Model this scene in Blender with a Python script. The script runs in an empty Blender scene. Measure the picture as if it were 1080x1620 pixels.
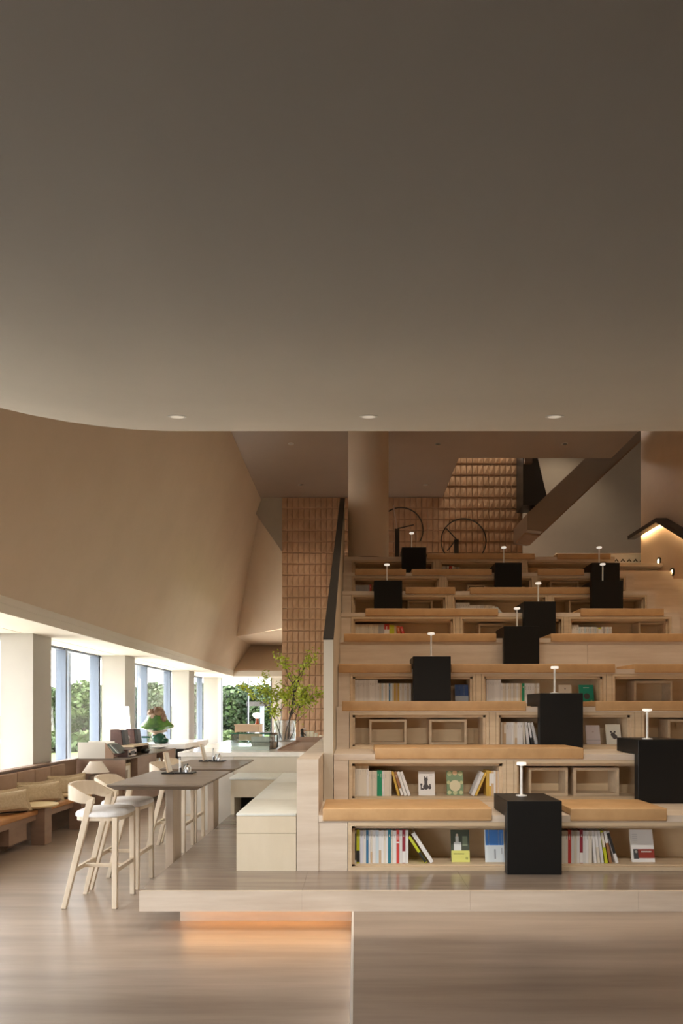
import bpy, bmesh, math, random
from mathutils import Vector, Matrix
random.seed(7)
C = bpy.context.scene.collection
SC = bpy.context.scene
R = math.radians

# ------------------------------------------------------------------ camera
E = 1.6            # eye height; camera stands at X=0, Y=0 and looks along +Y
F = 1060.0         # focal length in photograph pixels (1080 x 1620)
VX, VY = 562.0, 1123.0
cd = bpy.data.cameras.new('camera'); cam = bpy.data.objects.new('camera', cd); C.objects.link(cam)
cd.sensor_fit = 'HORIZONTAL'; cd.sensor_width = 36.0; cd.lens = 36.0*F/1080.0
cd.shift_x = -(VX-540)/1080.0; cd.shift_y = (VY-810)/1080.0
cd.clip_start = .05; cd.clip_end = 500
cam.location = (0, 0, E); cam.rotation_euler = (R(90), 0, 0)
SC.camera = cam

# ------------------------------------------------------------------ light
SKY = 5.5
w = bpy.data.worlds.new('world'); SC.world = w; w.use_nodes = True
bg = w.node_tree.nodes['Background']; bg.inputs[0].default_value = (.97, .97, 1.0, 1); bg.inputs[1].default_value = SKY
vs = SC.view_settings
vs.view_transform = 'Standard'; vs.look = 'None'; vs.exposure = 1.0; vs.gamma = 1.0; vs.use_curve_mapping = False
SC.cycles.use_denoising = True
SC.cycles.max_bounces = 12; SC.cycles.diffuse_bounces = 7; SC.cycles.glossy_bounces = 4; SC.cycles.transparent_max_bounces = 24
SC.cycles.sample_clamp_indirect = 6.0

def portal(x, y0, y1, z0, z1):
    l = bpy.data.lights.new('window_portal', 'AREA'); l.shape = 'RECTANGLE'; l.size = y1-y0; l.size_y = z1-z0
    l.cycles.is_portal = True
    o = bpy.data.objects.new('window_portal', l); C.objects.link(o)
    o.matrix_world = Matrix.Translation((x, (y0+y1)/2, (z0+z1)/2)) @ Matrix(((0,0,-1,0),(1,0,0,0),(0,1,0,0),(0,0,0,1)))
BAYS = [(-3.4, 1.15), (1.75, 5.3), (5.85, 8.94), (9.48, 12.52), (13.06, 17.3), (17.9, 20.9)]  # first two bays are unseen, added full-height to light the tiers
SILL = [.06, .06, .5, .5, .5, .5]
for (a, b), sl in zip(BAYS, SILL): portal(-4.9, a, b, sl, 2.62)
REAR = -6.0
sl_ = bpy.data.lights.new('sun', 'SUN'); sl_.energy = 8; sl_.angle = R(6); sl_.color = (1, .95, .86)
so_ = bpy.data.objects.new('sun', sl_); C.objects.link(so_); so_.rotation_euler = Vector((.42, -.10, -1)).to_track_quat('-Z', 'Y').to_euler()

# ------------------------------------------------------------------ helpers
OFF = {}
def X(px, d): return (px-VX)/F*d
def Z(py, d): return E-(py-VY)/F*d
def tag(o, label=None, cat=None, group=None, kind=None):
    if label: o['label'] = label
    if cat: o['category'] = cat
    if group: o['group'] = group
    if kind: o['kind'] = kind
    return o
def thing(name, loc, label, cat, group=None):
    o = bpy.data.objects.new(name, None); o.empty_display_size = .1; C.objects.link(o); o.location = loc
    OFF[o] = Vector(loc); return tag(o, label, cat, group)
def copy_tree(o, parent=None):
    c = o.copy(); C.objects.link(c)
    if parent is not None: c.parent = parent
    for ch in o.children: copy_tree(ch, c)
    return c

class M:
    def __init__(s): s.v = []; s.f = []
    def add(s, v, f):
        n = len(s.v); s.v += [tuple(p) for p in v]; s.f += [tuple(i+n for i in q) for q in f]; return s
    def box(s, x0, x1, y0, y1, z0, z1):
        return s.add([(x0,y0,z0),(x1,y0,z0),(x1,y1,z0),(x0,y1,z0),(x0,y0,z1),(x1,y0,z1),(x1,y1,z1),(x0,y1,z1)],
                     [(0,3,2,1),(4,5,6,7),(0,1,5,4),(1,2,6,5),(2,3,7,6),(3,0,4,7)])
    def hexa(s, bottom, top):
        n = len(bottom); v = list(bottom)+list(top)
        return s.add(v, [tuple(range(n-1,-1,-1)), tuple(range(n,2*n))]+[(i,(i+1)%n,(i+1)%n+n,i+n) for i in range(n)])
    def prism_x(s, poly, x0, x1):      # poly of (y,z)
        return s.hexa([(x0,y,z) for y,z in poly], [(x1,y,z) for y,z in poly])
    def prism_y(s, poly, y0, y1):      # poly of (x,z)
        return s.hexa([(x,y0,z) for x,z in poly], [(x,y1,z) for x,z in poly])
    def prism_z(s, poly, z0, z1):
        return s.hexa([(x,y,z0) for x,y in poly], [(x,y,z1) for x,y in poly])
    def lathe(s, prof, c=(0,0,0), n=20):   # prof of (r,z)
        v = []; f = []
        for r, z in prof:
            for i in range(n):
                a = 2*math.pi*i/n; v.append((c[0]+r*math.cos(a), c[1]+r*math.sin(a), c[2]+z))
        for k in range(len(prof)-1):
            for i in range(n):
                j = (i+1) % n; f.append((k*n+i, k*n+j, (k+1)*n+j, (k+1)*n+i))
        f.append(tuple(range(n-1,-1,-1))); m = (len(prof)-1)*n; f.append(tuple(range(m, m+n)))
        return s.add(v, f)
    def tube(s, path, r, n=8, r1=None):
        path = [Vector(p) for p in path]; v = []; f = []; L = len(path)
        up = None
        for k, p in enumerate(path):
            t = (path[min(k+1,L-1)]-path[max(k-1,0)]).normalized()
            if up is None: up = Vector((0,0,1)) if abs(t.z) < .9 else Vector((1,0,0))
            a = t.cross(up).normalized(); b = a.cross(t).normalized(); up = b
            rr = r if r1 is None else r+(r1-r)*k/(L-1)
            for i in range(n):
                q = 2*math.pi*i/n; v.append(p+a*rr*math.cos(q)+b*rr*math.sin(q))
        for k in range(L-1):
            for i in range(n):
                j = (i+1) % n; f.append((k*n+i, k*n+j, (k+1)*n+j, (k+1)*n+i))
        f.append(tuple(range(n-1,-1,-1))); m = (L-1)*n; f.append(tuple(range(m, m+n)))
        return s.add(v, f)
    def beam(s, p, q, wx, wy):             # square post between two points, axis-aligned section
        p, q = Vector(p), Vector(q); d = (q-p)
        if abs(d.z) >= max(abs(d.x), abs(d.y)): a, b = Vector((wx/2,0,0)), Vector((0,wy/2,0))
        elif abs(d.x) >= abs(d.y): a, b = Vector((0,wx/2,0)), Vector((0,0,wy/2))
        else: a, b = Vector((wx/2,0,0)), Vector((0,0,wy/2))
        return s.hexa([p-a-b, p+a-b, p+a+b, p-a+b], [q-a-b, q+a-b, q+a+b, q-a+b])
    def ball(s, c, rx, ry, rz, nu=16, nv=10, fn=None):
        prof = []; v = []; f = []
        for k in range(1, nv):
            t = math.pi*k/nv
            for i in range(nu):
                a = 2*math.pi*i/nu; q = (math.sin(t)*math.cos(a), math.sin(t)*math.sin(a), -math.cos(t))
                m = fn(*q) if fn else 1
                v.append((c[0]+rx*q[0]*m, c[1]+ry*q[1]*m, c[2]+rz*q[2]*m))
        for k in range(nv-2):
            for i in range(nu):
                j = (i+1) % nu; f.append((k*nu+i, k*nu+j, (k+1)*nu+j, (k+1)*nu+i))
        f.append(tuple(range(nu-1,-1,-1))); m = (nv-2)*nu; f.append(tuple(range(m, m+nu)))
        return s.add(v, f)
    def build(s, name, mat, parent=None, bevel=0, seg=2, smooth=False, loc=None, data=False):
        off = OFF.get(parent)
        if off is None:
            if loc is not None: off = Vector(loc)
            else:
                xs = [p[0] for p in s.v]; ys = [p[1] for p in s.v]; zs = [p[2] for p in s.v]
                off = Vector(((min(xs)+max(xs))/2, (min(ys)+max(ys))/2, min(zs)))
        me = bpy.data.meshes.new(name)
        me.from_pydata([tuple(Vector(p)-off) for p in s.v], [], s.f)
        bm = bmesh.new(); bm.from_mesh(me)
        bmesh.ops.recalc_face_normals(bm, faces=bm.faces)
        if bevel:
            bmesh.ops.bevel(bm, geom=list(bm.edges), offset=bevel, segments=seg, profile=.5, affect='EDGES', clamp_overlap=True)
        bm.to_mesh(me); bm.free()
        if smooth:
            for p in me.polygons: p.use_smooth = True
            try: me.set_sharp_from_angle(angle=R(40))
            except Exception: pass
        me.materials.append(mat)
        if data: return me
        o = bpy.data.objects.new(name, me); C.objects.link(o)
        if parent is not None: o.parent = parent; OFF[o] = off
        else: o.location = off; OFF[o] = off
        return o
def bx(name, x0, x1, y0, y1, z0, z1, mat, parent=None, bevel=0, seg=2, smooth=False):
    return M().box(x0,x1,y0,y1,z0,z1).build(name, mat, parent, bevel, seg, smooth)

# ------------------------------------------------------------------ materials
def mat(name, col, rough=.5, col2=None, scale=(3,3,3), noise=4.0, detail=4, metal=0, emit=None, estr=0, bump=0, spec=.5, contrast=(.35,.65), alpha=1, coat=0):
    m = bpy.data.materials.new(name); m.use_nodes = True; nt = m.node_tree; b = nt.nodes['Principled BSDF']
    b.inputs['Base Color'].default_value = (*col, 1); b.inputs['Roughness'].default_value = rough
    b.inputs['Metallic'].default_value = metal; b.inputs['Specular IOR Level'].default_value = spec
    b.inputs['Coat Weight'].default_value = coat
    if emit: b.inputs['Emission Color'].default_value = (*emit, 1); b.inputs['Emission Strength'].default_value = estr
    if col2 is not None or bump:
        tc = nt.nodes.new('ShaderNodeNewGeometry'); mp = nt.nodes.new('ShaderNodeMapping'); mp.inputs['Scale'].default_value = scale
        nz = nt.nodes.new('ShaderNodeTexNoise'); nz.inputs['Scale'].default_value = noise; nz.inputs['Detail'].default_value = detail
        nz.inputs['Roughness'].default_value = .62
        nt.links.new(tc.outputs['Position'], mp.inputs['Vector']); nt.links.new(mp.outputs[0], nz.inputs['Vector'])
        if col2 is not None:
            cr = nt.nodes.new('ShaderNodeValToRGB'); cr.color_ramp.elements[0].position = contrast[0]; cr.color_ramp.elements[1].position = contrast[1]
            cr.color_ramp.elements[0].color = (*col, 1); cr.color_ramp.elements[1].color = (*col2, 1)
            nt.links.new(nz.outputs['Fac'], cr.inputs[0]); nt.links.new(cr.outputs[0], b.inputs['Base Color'])
        if bump:
            bp = nt.nodes.new('ShaderNodeBump'); bp.inputs['Strength'].default_value = bump; bp.inputs['Distance'].default_value = .01
            nt.links.new(nz.outputs['Fac'], bp.inputs['Height']); nt.links.new(bp.outputs[0], b.inputs['Normal'])
    return m
def glass_mat(name, tint=(1,1,1), refl=1.0, ior=1.45):
    m = bpy.data.materials.new(name); m.use_nodes = True; nt = m.node_tree
    for n in list(nt.nodes):
        if n.type != 'OUTPUT_MATERIAL': nt.nodes.remove(n)
    out = nt.nodes['Material Output']
    t = nt.nodes.new('ShaderNodeBsdfTransparent'); t.inputs[0].default_value = (*tint, 1)
    g = nt.nodes.new('ShaderNodeBsdfGlossy'); g.inputs['Roughness'].default_value = .02
    lw = nt.nodes.new('ShaderNodeLayerWeight'); lw.inputs[0].default_value = .5
    fr = nt.nodes.new('ShaderNodeMath'); fr.operation = 'POWER'; fr.inputs[1].default_value = 4.0; nt.links.new(lw.outputs['Facing'], fr.inputs[0])
    ad = nt.nodes.new('ShaderNodeMath'); ad.operation = 'ADD'; ad.use_clamp = True; ad.inputs[1].default_value = .03; nt.links.new(fr.outputs[0], ad.inputs[0]); fr = ad
    mu = nt.nodes.new('ShaderNodeMath'); mu.operation = 'MULTIPLY'; mu.inputs[1].default_value = refl
    mx = nt.nodes.new('ShaderNodeMixShader')
    nt.links.new(fr.outputs[0], mu.inputs[0]); nt.links.new(mu.outputs[0], mx.inputs[0]); nt.links.new(t.outputs[0], mx.inputs[1]); nt.links.new(g.outputs[0], mx.inputs[2]); nt.links.new(mx.outputs[0], out.inputs[0])
    return m

m_plaster = mat('plaster_beige', (.60,.535,.455), .9, (.64,.57,.485), (1,1,1), 1.2, 5, bump=.05)
m_slope = mat('plaster_clay', (.63,.50,.37), .88, (.67,.535,.40), (1,1,1), 1.0, 5, bump=.06)
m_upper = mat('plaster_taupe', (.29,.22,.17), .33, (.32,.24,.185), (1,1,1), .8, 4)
m_cream = mat('paint_cream', (.60,.56,.49), .7, (.63,.585,.515), (1,1,1), 1.5, 3)
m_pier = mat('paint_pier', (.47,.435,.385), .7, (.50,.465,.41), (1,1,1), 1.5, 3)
m_soffit = mat('paint_soffit', (.74,.67,.57), .8, (.77,.70,.60), (1,1,1), 1.2, 3)
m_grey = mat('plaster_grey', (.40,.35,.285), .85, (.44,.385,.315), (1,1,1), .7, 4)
m_rwall = mat('plaster_sand', (.64,.48,.335), .8, (.70,.53,.375), (1,1,1), 1.1, 5)
m_floor = mat('stone_vein_floor', (.29,.225,.175), .34, (.45,.365,.295), (.45,4.5,4.5), 1.2, 8, contrast=(.3,.7))
m_plat = mat('stone_vein_dark', (.19,.15,.118), .20, (.31,.25,.205), (.6,8,8), 1.5, 7, contrast=(.3,.7))
m_stone = mat('stone_vein_pale', (.62,.51,.40), .5, (.77,.67,.56), (.9,5,9), 1.3, 7, contrast=(.3,.7))
m_edge = mat('stone_edge_white', (.85,.80,.74), .5)
m_oak = mat('oak_pale', (.60,.46,.30), .5, (.70,.56,.39), (.8,6,8), 2.0, 6)
m_oakb = mat('oak_back', (.60,.455,.285), .55, (.67,.52,.335), (.8,5,5), 1.5, 5)
m_box = mat('oak_box', (.48,.37,.25), .5, (.58,.46,.32), (1,6,6), 2, 5)
m_leather = mat('leather_tan', (.54,.325,.15), .5, (.62,.385,.185), (2,2,2), 3, 5, bump=.05)
m_absorb = mat('absorber_charcoal', (.03,.027,.024), .95, (.04,.036,.032), (1,1,1), 40, 2)
m_black = mat('black_laminate', (.012,.0115,.011), .45, spec=.25)
m_white = mat('white_metal', (.86,.85,.82), .4)
m_lampw = mat('lamp_white_lit', (.9,.88,.84), .4, emit=(1,.93,.82), estr=.3)
m_ash = mat('ash_wood', (.66,.55,.41), .45, (.74,.63,.49), (3,3,1), 4, 5)
m_seat = mat('white_fabric', (.80,.80,.80), .9, (.86,.86,.87), (1,1,1), 30, 2, bump=.1)
m_walnut = mat('table_walnut', (.14,.10,.068), .42, (.22,.165,.118), (.8,8,8), 2, 6)
m_tleg = mat('table_leg_wood', (.40,.31,.23), .45, (.48,.38,.29), (8,8,.8), 2, 5)
m_bench = mat('veneer_cream', (.70,.61,.46), .45, (.75,.66,.51), (3,3,1), 1.5, 4)
m_pad = mat('pad_pale_grey', (.74,.75,.69), .6, (.78,.79,.73), (1,1,1), 6, 3)
m_brown = mat('veneer_brown', (.26,.165,.115), .5, (.32,.21,.15), (1,1,4), 2, 4)
m_brownd = mat('veneer_dark', (.15,.095,.07), .5, (.19,.125,.09), (1,1,4), 2, 4)
m_bseat = mat('leather_orange', (.42,.19,.06), .5, (.50,.24,.09), (2,2,2), 3, 4)
m_bback = mat('suede_brown', (.34,.22,.15), .8, (.38,.25,.175), (2,2,2), 4, 4)
m_pillow = mat('linen_beige', (.50,.39,.25), .95, (.58,.46,.31), (1,1,1), 40, 2, bump=.2)
m_navy = mat('fabric_navy', (.012,.014,.022), .9)
m_ltop = mat('table_top_maple', (.66,.50,.28), .4, (.72,.56,.33), (1,5,5), 2, 4)
m_marble = mat('marble_white', (.78,.75,.69), .15, (.86,.83,.78), (1,1,1), 2.5, 7, contrast=(.4,.55))
m_cfront = mat('counter_taupe', (.56,.50,.40), .5, (.60,.54,.44), (1,1,1), 1, 3)
m_tile = mat('tile_terracotta', (.47,.285,.165), .6, (.56,.35,.215), (1,1,1), 2.2, 3, contrast=(.35,.65))
m_dark = mat('steel_dark', (.03,.026,.022), .4)
m_cap = mat('bronze_cap', (.032,.027,.022), .6, spec=.2)
m_railw = mat('handrail_bronze', (.035,.022,.015), .4)
m_frame = mat('aluminium_frame', (.15,.18,.235), .4, metal=.2)
m_glass = glass_mat('window_glass', (.985,.995,.99), .5)
m_glassg = glass_mat('case_glass', (.92,.965,.955), 1.5)
m_glassv = glass_mat('vase_glass', (.93,.95,.96), 2.2)
m_led = mat('led_warm', (1,.8,.5), .5, emit=(1,.50,.16), estr=6)
m_led2 = mat('led_rail', (1,.8,.5), .5, emit=(1,.70,.36), estr=30)
m_down = mat('downlight_lens', (.5,.48,.45), .3, emit=(1,.85,.65), estr=.22)
m_trimr = mat('downlight_trim', (.62,.58,.52), .4)
m_green = mat('glaze_green', (.035,.12,.03), .08, (.12,.26,.05), (1,1,1), 4, 4, coat=.6)
m_dgreen = mat('glaze_dark_green', (.008,.06,.035), .08, (.02,.12,.07), (1,1,1), 5, 4, coat=.6)
m_clay = mat('glaze_clay', (.15,.075,.038), .4, (.36,.23,.14), (1,1,1), 9, 5, bump=.4)
m_pale = mat('glaze_pale', (.48,.32,.24), .35, (.62,.49,.40), (1,1,1), 8, 4)
m_redwood = mat('speaker_wood', (.075,.034,.026), .4, (.115,.055,.042), (1,1,5), 3, 4)
m_shade = mat('lamp_shade_linen', (.66,.57,.47), .9, emit=(1,.9,.75), estr=.06)
m_glow = mat('lamp_shade_glow', (.95,.93,.88), .8, emit=(1,.96,.88), estr=2.2)
m_ceram = mat('ceramic_taupe', (.30,.23,.17), .6, (.36,.28,.21), (1,1,1), 8, 3)
m_leaf = mat('leaf_lime', (.34,.42,.02), .5, (.52,.58,.05), (1,1,1), 6, 2)
m_bark = mat('branch_bark', (.055,.04,.03), .8)
m_silver = mat('steel_bright', (.6,.6,.6), .25, metal=.9)
m_paper = mat('paper', (.82,.78,.70), .8)
m_wax = mat('candle_wax', (.85,.78,.62), .5)
m_orange = mat('ceramic_rust', (.35,.08,.03), .3)
m_peach = mat('cabinet_peach', (.72,.52,.34), .6, (.76,.56,.38), (1,1,1), 2, 3)
m_tree = mat('foliage_deep', (.009,.026,.005), .8, (.032,.062,.010), (1,1,1), .8, 3)
m_tree2 = mat('foliage_mid', (.020,.046,.006), .8, (.055,.088,.014), (1,1,1), .8, 3)
m_trunk = mat('tree_trunk', (.06,.045,.03), .9)
m_grass = mat('grass', (.035,.060,.008), .95, (.08,.105,.02), (1,1,1), .35, 6, contrast=(.3,.7))
m_gabsorb = mat('ground_absorber_dark', (.035,.034,.033), .9, (.05,.048,.046), (1,1,1), 3, 4)
m_pave = mat('paving_pale', (.62,.60,.56), .8, (.68,.66,.62), (1,1,1), 1, 3)

def colmat(c, _cache={}):
    k = tuple(round(v,3) for v in c)
    if k not in _cache: _cache[k] = mat('book_cloth', k, .55)
    return _cache[k]

# ------------------------------------------------------------------ stepped tiers: shared numbers
RISE, D1, GO = .44, 5.38, .79
P = E-1.295                       # top of the platform
def dk(k): return D1+GO*(k-1)
def zk(k): return P if k == 0 else E-(2.925-k)*RISE
XL, XR = -.20, 4.53
COMP = [(-.06, 1.39), (1.46, 2.90), (2.97, 4.40)]

# ------------------------------------------------------------------ structure: ground, floor, platform
def struct(o): o['kind'] = 'structure'; return o
struct(bx('floor', -4.9, 5.6, REAR, 24, -.12, 0, m_floor))
struct(bx('floor_raised', -.012, 5.6, REAR, D1, .0, P-.144, m_floor))
struct(bx('trim_1', -.026, -.012, REAR, 4.783, .0, P-.1435, m_edge))
pf = thing('floor_platform', (0, 4.783, P-.144), None, None); struct(pf)
SEAMS = [-1.543, -.38, .82, 2.02, 3.22, 4.42, 5.6]
for a, b in zip(SEAMS[:-1], SEAMS[1:]):
    bx('platform_edge', a, b-.001, 4.783, 4.81, P-.144, P, m_stone, pf)  # brighter light on this face is put into its paler stone
    bx('platform_slab', a, b-.001, 4.81, D1+.1, P-.144, P-.0005, m_plat, pf)
for a, b in ((5.48, 7.0), (7.0, 8.95)):
    bx('platform_slab', -1.543, -.30, a+.003, b, P-.144, P-.0005, m_plat, pf)
struct(bx('wall_platform_riser', -1.327, -.03, 5.08, 8.9, 0, P-.144, m_stone))
o = bx('led_strip', -1.30, -.04, 5.045, 5.075, P-.158, P-.146, m_led)
tag(o, 'warm glowing light strip under the overhanging platform edge', 'light strip')

# ------------------------------------------------------------------ belly ceiling
dm, cc, z0 = 2.03, .0958, E+1.296
def belly(x, y):
    q = 2.6
    if y > q: z = z0+cc*(y-dm)**2
    else: z = z0+cc*(q-dm)**2-2*cc*(q-dm)*(q-y)+.60*(q-y)**2
    if x < -1.1: z += .14*(x+1.1)**2
    return z
bel = M(); nx, ny = 60, 100
xs = [-3.9+i*(9.5/nx) for i in range(nx+1)]; ys = [REAR+j*((5.4-REAR)/ny) for j in range(ny+1)]
def bz(x, y): return min(belly(x, y), 5.6)
v = [(x, y, bz(x, y)) for y in ys for x in xs]+[(x, y, bz(x, y)+.15) for y in ys for x in xs]
N = (nx+1)*(ny+1); f = []
for j in range(ny):
    for i in range(nx):
        a = j*(nx+1)+i; f.append((a, a+1, a+nx+2, a+nx+1)); f.append((a+N, a+N+nx+1, a+N+nx+2, a+N+1))
o = bel.add(v, f).build('ceiling_belly', m_plaster, smooth=True); struct(o)
# lid and back walls closing the room behind the camera
struct(bx('wall_rear', -4.9, 5.75, REAR-.15, REAR, 0, 6.8, m_upper))
struct(bx('floor_absorber', -4.2, -.03, REAR+.3, 3.0, 0, .012, m_absorb)); struct(bx('floor_absorber_raised', 0.0, 5.5, REAR+.3, 2.8, P-.144, P-.132, m_absorb))  # unseen dark sheets, added so the near ceiling gets little bounce light
struct(bx('ceiling_rear', -4.9, 5.6, REAR, 5.1, 6.67, 6.8, m_upper))

# ------------------------------------------------------------------ upper ceilings and walls
ZC = 6.67
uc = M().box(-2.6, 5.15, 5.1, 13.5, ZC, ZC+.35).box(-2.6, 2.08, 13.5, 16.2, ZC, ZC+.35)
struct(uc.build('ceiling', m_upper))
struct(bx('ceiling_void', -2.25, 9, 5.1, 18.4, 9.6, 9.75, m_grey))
struct(bx('wall_right', 5.6, 5.75, REAR, 13.16, 0, 9.6, m_rwall))
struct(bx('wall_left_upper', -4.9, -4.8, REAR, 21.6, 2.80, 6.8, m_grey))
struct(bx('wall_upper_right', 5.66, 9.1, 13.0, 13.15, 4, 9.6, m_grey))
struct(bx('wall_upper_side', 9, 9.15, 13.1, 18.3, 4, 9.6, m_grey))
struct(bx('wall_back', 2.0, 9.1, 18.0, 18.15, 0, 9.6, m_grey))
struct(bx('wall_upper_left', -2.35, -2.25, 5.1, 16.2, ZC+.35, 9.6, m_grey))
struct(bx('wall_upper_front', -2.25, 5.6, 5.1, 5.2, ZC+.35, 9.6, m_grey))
# left slope with the hipped end
def sheet(name, polys, m, th=.05):
    o = M()
    for p in polys: o.add(p, [tuple(range(len(p)))])
    ob = o.build(name, m); md = ob.modifiers.new('thickness', 'SOLIDIFY'); md.thickness = th; md.offset = 1
    return struct(ob)
P1, P3, H = (-2.25,16.0,6.62), (-3.37,19,3.69), (-3.37,21.7,3.69)
def slab(name, poly, m, n):
    n = Vector(n).normalized()*.06
    return struct(M().hexa(poly, [tuple(Vector(p)+n) for p in poly]).build(name, m))
slab('ceiling_slope', [(-3.71,REAR,2.79),(-3.71,20.4,2.79),H,P3,P1,(-2.25,REAR,6.67)], m_slope, (-3.88,0,1.46))
slab('ceiling_slope_end', [(-3.71,20.4,2.79),H,(-.2,21.7,3.69),(-.2,20.4,2.79)], m_slope, (0,.9,1.3))
slab('ceiling_recess', [P3,(-.866,16.2,3.69),(-.2,16.2,3.69),(-.2,21.7,3.69),H], m_slope, (0,0,1))
Qe = (-1.6,16.0,5.25); P4 = (-1.0,19,3.69)
slab('wall_hip_facet', [P1,(-.866,16.0,3.69),P3], m_slope, (.2,1,.2))
struct(M().prism_y([(-2.7,6.75),(-1.7,6.75),(-1.7,5.3)], 16.0, 16.06).build('wall_gable', m_grey))
# beam and window soffit
struct(M().box(-3.79, -3.71, REAR, 20.4, 2.62, 2.79).build('trim_2', m_soffit))
struct(M().box(-3.71, -.2, 20.4, 20.48, 2.62, 2.79).build('trim_3', m_soffit))
so = M().box(-4.40, -3.79, REAR, 21.6, 2.62, 2.70).box(-4.9, -4.425, REAR, 21.6, 2.62, 2.70).box(-4.9,-3.7,REAR,21.6,2.72,2.80).box(-3.79,-.2,20.48,21.6,2.62,2.70)
struct(so.build('ceiling_window_soffit', m_soffit))

# ------------------------------------------------------------------ window wall
PIERS = [(1.15, 1.75), (5.3, 5.85), (8.94, 9.48), (12.52, 13.06), (17.3, 17.9), (20.9, 21.5)]
for a, b in PIERS:
    struct(bx('wall_left_pier', -4.74, -4.3, a, b, 0, 2.62, m_pier))
struct(bx('wall_left', -4.9, -4.74, 5.3, 21.5, 0, .5, m_cream)); struct(bx('wall_left_rear', -4.9, -4.3, REAR, -3.4, 0, 2.62, m_upper))
for n, (a, b) in enumerate(BAYS):
    wn = thing('window_%d' % (n+1), (-4.85, (a+b)/2, SILL[n]), None, None); struct(wn); sl = SILL[n]
    a2, b2 = a-(.55 if n else 0), b+.02
    cuts = [a2+(b2-a2)*t for t in (0, .30, .60, 1)]
    for p, q in zip(cuts[:-1], cuts[1:]):
        bx('pane', -4.862, -4.85, p+.03, q-.03, sl, 2.62, m_glass, wn)
    for c in cuts:
        bx('mullion', -4.95, -4.78, c-.03, c+.03, sl, 2.66, m_frame, wn)
    bx('sill', -4.96, -4.72, a, b, sl-.02, sl+.02, m_white, wn)
    bx('head', -4.93, -4.80, a2, b2, 2.585, 2.62, m_frame, wn)
wn = thing('window_7', (-3.5, 21.55, .35), None, None); struct(wn)
for p, q in ((-4.3, -3.45), (-3.45, -2.7)):
    bx('pane', p+.03, q-.02, 21.54, 21.552, .35, 2.62, m_glass, wn)
for c in (-4.3, -3.45, -2.7): bx('mullion', c-.02, c+.02, 21.5, 21.6, .35, 2.62, m_frame, wn)
bx('sill', -4.3, -2.7, 21.42, 21.64, .3, .36, m_white, wn)
struct(bx('wall_back_sill', -4.3, -.2, 21.5, 21.62, 0, .32, m_cream))
struct(bx('wall_back_left', -2.7, -.2, 21.5, 21.62, .32, 2.62, m_soffit))
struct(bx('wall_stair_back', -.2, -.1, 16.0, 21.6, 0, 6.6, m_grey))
# slender columns of the terrace outside
for i, y in enumerate((4.2, 8.6, 13.0, 17.4)):
    t = thing('terrace_column', (-5.6, y, 0), None, 'column')
    t['label'] = ['slender white terrace column outside the first window', 'slender white terrace column outside the tall left window, seen between its mullions', 'slender white terrace column seen past the mushroom sculpture', 'slender white terrace column outside the far window'][i]
    t['group'] = 'terrace columns outside the windows'
    M().box(-5.66, -5.54, y-.06, y+.06, 0, 2.75).build('shaft', m_frame, t)
    M().box(-5.76, -5.72, y-.03, y+.03, 0, 2.75).build('downpipe', m_frame, t)
    M().box(-5.8, -5.5, y-.1, y+.1, -.1, 0).build('base_plate', m_frame, t)
struct(bx('ceiling_terrace_canopy', -5.9, -4.96, -4, 22, 2.75, 2.9, m_white))

# ------------------------------------------------------------------ tile wall
m_core = mat('tile_backing', (.30,.19,.12), .8)
TW, TH = .1335, .2655
def tile_mesh():
    w_, h_ = TW-.004, TH-.004
    # each tile swells towards its lower edge and is creased on a diagonal
    v = [(0,0,0),(w_,0,0),(w_,0,h_),(0,0,h_), (.004,-.050,.012),(w_-.004,-.030,.012),(w_-.004,-.012,h_-.004),(.004,-.020,h_-.004),(w_*.55,-.046,h_*.42)]
    fcs = [(0,1,5,4),(1,2,6,5),(2,3,7,6),(3,0,4,7),(4,5,8),(5,6,8),(6,7,8),(7,4,8)]
    return M().add(v, fcs).build('tile', m_tile, loc=(0,0,0), data=True)
tm = tile_mesh()
def tile_wall(name, x0, cols, zt, rows, xw0, xw1, zw0, zw1):
    wl = thing(name, (xw0, 16.0, zw0), None, None); struct(wl)
    bx('wall_core', xw0, xw1, 16.0, 16.15, zw0, zw1, m_core, wl)
    for r in range(rows):
        for c in range(cols):
            o = bpy.data.objects.new('tile', tm); C.objects.link(o); o.parent = wl
            o.location = Vector((x0+c*TW, 16.0, zt-(r+1)*TH))-OFF[wl]
tile_wall('wall_tiled', -1.75, 12, ZC, 22, -1.75, -.15, 0, ZC)
tile_wall('wall_tiled_upper', .78, 24, ZC+4*TH, 14, -.15, 3.99, 4.2, ZC+4*TH)

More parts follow.
